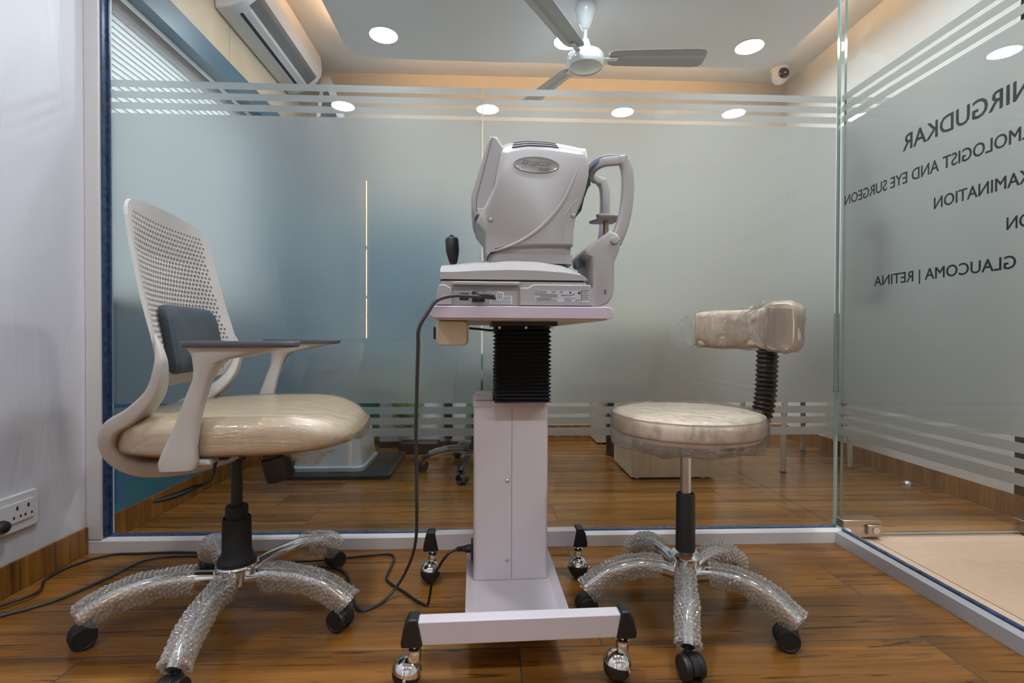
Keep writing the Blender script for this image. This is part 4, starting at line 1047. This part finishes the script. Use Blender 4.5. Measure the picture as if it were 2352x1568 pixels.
b = BM(); prism(b, [(x, y) for x, y in [(.205, -.055), (.213, -.062), (.235, -.062), (.268, -.055), (.272, -.02), (.268, .02), (.235, .025), (.213, .025), (.205, .018), (.220, -.018)]], 1.008-.7835, 1.016-.7835, 'z'); obj('chin_cup', b, M['dev'], cr, bevel=.003)
b = BM(); lathe(b, [(.0065, .945-.7835), (.0065, 1.008-.7835)], (.240, -.018, 0), seg=16); obj('chin_post', b, M['brass'], cr, smooth=True)

# ------------------------------------------------------------------ cables
def TM(p): # table-local to world
    a = TY; return (.045+p[0]*cos(a)-p[1]*sin(a), 1.26+p[0]*sin(a)+p[1]*cos(a), p[2])
pc = empty('power_cable', 'grey power cable hanging from the instrument socket down to the floor', 'cable', (-.17, 1.1, .7))
o0 = Vector((-.17, 1.1, .7))
P = [TM((-.030, -.196, .7995)), TM((-.06, -.197, .801)), TM((-.10, -.198, .803)), TM((-.135, -.200, .803)), TM((-.165, -.205, .793)), TM((-.182, -.208, .770)), (-.149, 1.045, .735), (-.153, 1.06, .693), (-.160, 1.09, .60), (-.166, 1.12, .499), (-.173, 1.18, .348), (-.190, 1.28, .20), (-.225, 1.37, .09), (-.262, 1.385, .025), (-.295, 1.345, .006), (-.335, 1.315, .006), (-.365, 1.36, .005), (-.395, 1.44, .005), (-.444, 1.535, .005), (-.508, 1.572, .005), (-.60, 1.58, .005), (-.80, 1.64, .005), (-.991, 1.666, .005), (-1.098, 1.632, .005), (-1.125, 1.523, .005), (-1.159, 1.413, .005), (-1.20, 1.36, .005), (-1.262, 1.30, .005), (-1.29, 1.2, .005)]
b = BM(); tube(b, [Vector(q)-o0 for q in crv(P, 8)], .0040, 10); obj('cord', b, M['cableg'], pc, smooth=True)
b = BM(); p = crv([Vector(TM(q))-o0 for q in ((-.079, -.172, .805), (-.079, -.190, .806), (-.070, -.196, .806), (-.058, -.197, .8055), (-.045, -.197, .8045))], 5)
tube(b, p, [.0085, .0088, .009, .009, .0088, .0086, .0082, .0078, .0072, .0068] + [.0062, .0058]*3 + [.0050, .0058, .0048, .0054, .0045][:len(p)-16] if len(p) > 16 else .007, 12); obj('plug', b, M['cableg'], pc, smooth=True)
b = BM(); Tt = Matrix.Translation(Vector(TM((-.034, -.2025, .8035)))-o0) @ Matrix.Rotation(radians(12), 4, 'Y')
box(b, -.007, .007, -.0004, .0002, -.009, .009, T=Tt); ft = obj('paper_tag', b, M['labw'], pc)
b = BM()
for k in range(3): box(b, -.0052+.0038*k, -.0032+.0038*k, -.0007, -.0005, -.007, .007, T=Tt)
obj('tag_print', b, M['inkg'], ft)

o0 = Vector((-.11, 1.45, .1)); tc = empty('table_power_cable', 'black power cable plugged into the stand column and looping over the floor', 'cable', o0)
P = [TM((-.118, .065, .160)), TM((-.135, .065, .158)), TM((-.16, .055, .145)), (-.150, 1.325, .085), (-.160, 1.33, .035), (-.166, 1.335, .008), (-.176, 1.338, .005), (-.205, 1.365, .005), (-.238, 1.404, .005), (-.283, 1.45, .005), (-.307, 1.49, .005), (-.307, 1.55, .005), (-.310, 1.627, .005), (-.337, 1.654, .005), (-.40, 1.646, .005), (-.458, 1.632, .005), (-.523, 1.618, .005), (-.578, 1.595, .012), (-.655, 1.612, .005), (-.80, 1.655, .005), (-1.005, 1.689, .005), (-1.144, 1.685, .005), (-1.24, 1.675, .005), (-1.297, 1.60, .005), (-1.298, 1.516, .005), (-1.262, 1.46, .005), (-1.245, 1.41, .012), (-1.27, 1.37, .012), (-1.30, 1.31, .012), (-1.305, 1.2, .01)]
b = BM(); tube(b, [Vector(q)-o0 for q in crv(P, 8)], .0036, 10); obj('cord', b, M['cable'], tc, smooth=True)
b = BM(); p = [Vector(TM(q))-o0 for q in ((-.0947, .065, .160), (-.108, .065, .160), (-.112, .065, .160), (-.115, .065, .160), (-.118, .065, .160), (-.121, .065, .160), (-.124, .065, .1598), (-.127, .065, .1596), (-.132, .065, .159))]
tube(b, p, [.011, .010, .0072, .0078, .0060, .0078, .0056, .0072, .0048], 12); obj('plug', b, M['black'], tc, smooth=True)

# ------------------------------------------------------------------ back room contents
ex = empty('examination_unit', 'white examination unit pedestal standing on a black base plate behind the glass', 'examination unit', (-.80, 2.75, 0))
b = BM(); rings = [[(x, y, z) for x, y in rrect(-.22, .292, -.225, .30, .03)] for z in (.0, .020)] + [[(x, y, .026) for x, y in rrect(-.212, .284, -.217, .292, .03)]]
loft(b, rings); obj('base_plate', b, plain('platform_black', (.03,.032,.035), .35, bump=.3, bscale=300), ex, smooth=True)
b = BM(); rings = []
for z, e in ((.0265, 0), (.045, .0), (.052, .012), (.075, .016), (.20, .03), (.215, .045), (.235, .10), (.60, .115)): rings.append([(x, y, z) for x, y in rrect(-.215+e*.4, .150-e, -.165+e, .20-e*.3, .035)])
loft(b, rings); obj('pedestal', b, M['unit'], ex, smooth=True)
b = BM(); rings = [[(x, y, z) for x, y in rrect(-.22, .32, -.16, .22, .04)] for z in (.601, .62)]; loft(b, rings); obj('tray_top', b, M['white'], ex, bevel=.004)
b = BM(); lathe(b, [(.03, .62), (.028, 1.45)], (-.12, .14, 0), seg=18); obj('pole', b, M['white'], ex, smooth=True)

dk = empty('desk', 'pale wood office desk on two closed pedestals behind the glass', 'desk', (.92, 3.0, 0))
def ped(y0, y1):
    b = BM(); box(b, -.215, .215, y0, y1, .012, .72); o = obj('pedestal', b, M['pale'], dk)
    b = BM(); box(b, -.2165, -.2152, y0+.006, y1-.006, .09, .70); obj('drawer_front', b, M['pale'], o)
    b = BM()
    for x in (-.18, .16):
        for y in (y0+.03, y1-.03): lathe(b, [(.012, 0), (.012, .012)], (x, y, 0), seg=12)
    obj('glide_foot', b, M['white'], o)
ped(-.512, -.15); ped(.315, .535)
obj('desk_top', bx(-.24, .25, -.53, .54, .7205, .745), M['pale'], dk, bevel=.002)
bn = empty('waste_bin', 'dark brown cylindrical waste bin with black liner between the desk pedestals', 'bin', (.775, 3.03, 0))
b = BM(); lathe(b, [(.075, 0), (.078, .012), (.072, .014), (.075, .36)], seg=30); obj('body', b, M['bin'], bn, smooth=True)
b = BM(); rings = []
for k in range(5): rings.append([((.078+.006*noise.noise(Vector((cos(a)*3, sin(a)*3, k))))*cos(a), (.078+.006*noise.noise(Vector((cos(a)*3, sin(a)*3, k+5))))*sin(a), .30+.018*k) for a in [2*pi*j/30 for j in range(30)]])
loft(b, rings, cap=False); obj('liner', b, plain('bin_liner', (.02,.02,.02), .2, coat=1), bn)

vc = empty('visitor_chair', 'visitor chair with pale plastic-wrapped legs by the right wall behind the glass', 'chair', (1.765, 2.85, 0))
for x, y in ((-.215, -.25), (.205, -.18), (.20, .235), (-.20, .25)):
    b = BM(); p = [Vector((x, y, 0)), Vector((x*.98, y*.97, .2)), Vector((x*.9, y*.9, .42))]; tube(b, p, [.013, .015, .016], 12); lg = obj('leg', b, M['chairwrap'], vc, smooth=True)
    b = BM(); lathe(b, [(.016, 0.0005), (.016, .008)], (x, y, 0), seg=12); obj('rubber_foot', b, M['black'], lg)
b = BM(); rings = [[(x, y, z) for x, y in rrect(-.22, .22, -.22, .22, .05)] for z in (.42, .47)]; loft(b, rings); obj('seat', b, M['vseat'], vc, bevel=.012)
b = BM(); box(b, .12, .16, -.21, .21, .47, .85); obj('backrest', b, M['vseat'], vc, bevel=.01)

c2 = empty('swivel_chair', 'second swivel chair with plastic-wrapped black base behind the glass', 'office chair', (-.08, 2.72, 0), radians(14))
for i, a in enumerate((-118, -46, 26, 98, 170)):
    T = Matrix.Rotation(radians(a), 4, 'Z')
    path = [T @ Vector(p) for p in ((.025, 0, .105), (.12, 0, .112), (.20, 0, .098), (.27, 0, .072), (.285, 0, .062))]
    b = BM(); p = crv(path, 5); tube(b, p, .015, 10, ry=.012); lg = obj('base_leg', b, M['black'], c2, smooth=True)
    b = BM(); rings = []
    for k, (q, s, u, t) in enumerate(frames(p[2:14])):
        rings.append([q + (s*cos(2*pi*j/20)*1.2 + u*sin(2*pi*j/20))*(.021+.006*noise.noise(Vector((cos(2*pi*j/20)*3, sin(2*pi*j/20)*3, k*.8+i*5)))) for j in range(20)])
    loft(b, rings, cap=False)
    if i != 0: obj('stretch_wrap', b, M['bubble'], lg, smooth=True)
    else: b.free()
    cs = twin_caster(); cs.parent = c2; cs.location = T @ Vector((.28, 0, .0565)); cs.rotation_euler = (0, 0, radians(a+60))
b = BM(); lathe(b, [(.035, .085), (.036, .13), (.028, .14), (.026, .30), (.014, .302), (.014, .44)], seg=24); obj('gas_lift', b, M['black'], c2, smooth=True)
obj('seat', cushion(0, 0, .24, .24, .45, .52, 3, .03), M['dkgrey'], c2, smooth=True)
b = BM(); loft(b, [[(-.25+.03*sin(z*3), y, z) for y in (-.21, .21)] + [(-.22+.03*sin(z*3), y, z) for y in (.21, -.21)] for z in (.56, .7, .85, 1.0)]); obj('backrest', b, M['dkgrey'], c2, bevel=.01)

cb = empty('equipment_cabinet', 'white equipment cabinet with green panels and dark uprights against the back wall', 'cabinet', (-.30, 3.38, 0))
obj('body', bx(-.42, .50, -.10, .155, .035, .62), M['white'], cb)
obj('plinth', bx(-.42, .50, -.13, .155, 0, .0345), M['black'], cb)
for x0_, x1_ in ((-.56, -.425), (.14, .34)): obj('green_panel', bx(x0_, x1_, -.115 if x0_ > 0 else -.06, -.1005 if x0_ > 0 else -.04, .04, .60), M['green'], cb)
for x0_ in (.0, .40): obj('upright', bx(x0_, x0_+.05, -.14, -.116 if x0_ > 0 else -.1005, .06, .60), M['black'], cb)
b = BM()
for x in (-.38, -.10, .10, .37):
    for z in (.09, .30, .55): lathe(b, [(.008, -.1005), (.006, -.106)], (x, 0, z), axis='y', seg=12)
obj('screw', b, M['bin'], cb)
b = BM(); rings = []
for k in range(12):
    f_ = k/11; z = .60-.40*f_; w = .075*(1-.75*max(0, (f_-.55)/.45)**2)
    rings.append([((-.0)+w*1.3*cos(a)*(1+.15*noise.noise(Vector((cos(a)*2, sin(a)*2, f_*4)))) + .03*f_, w*.86*sin(a), z-.20) for a in [2*pi*j/24 for j in range(24)]])
loft(b, rings); tag(obj('green_bag', b, M['greenbag'], loc=(-.55, 3.215, .14), smooth=True), 'crumpled green plastic bag hanging in front of the white cabinet', 'bag')
b = BM(); prism(b, rrect(-.12, .12, -.05, .05, .01), .0, .07, 'z'); fp = obj('foot_switch', b, M['black'], loc=(-.44, 3.12, 0), bevel=.008); tag(fp, 'black foot switch on the floor between the unit and the wrapped swivel chair', 'foot switch')
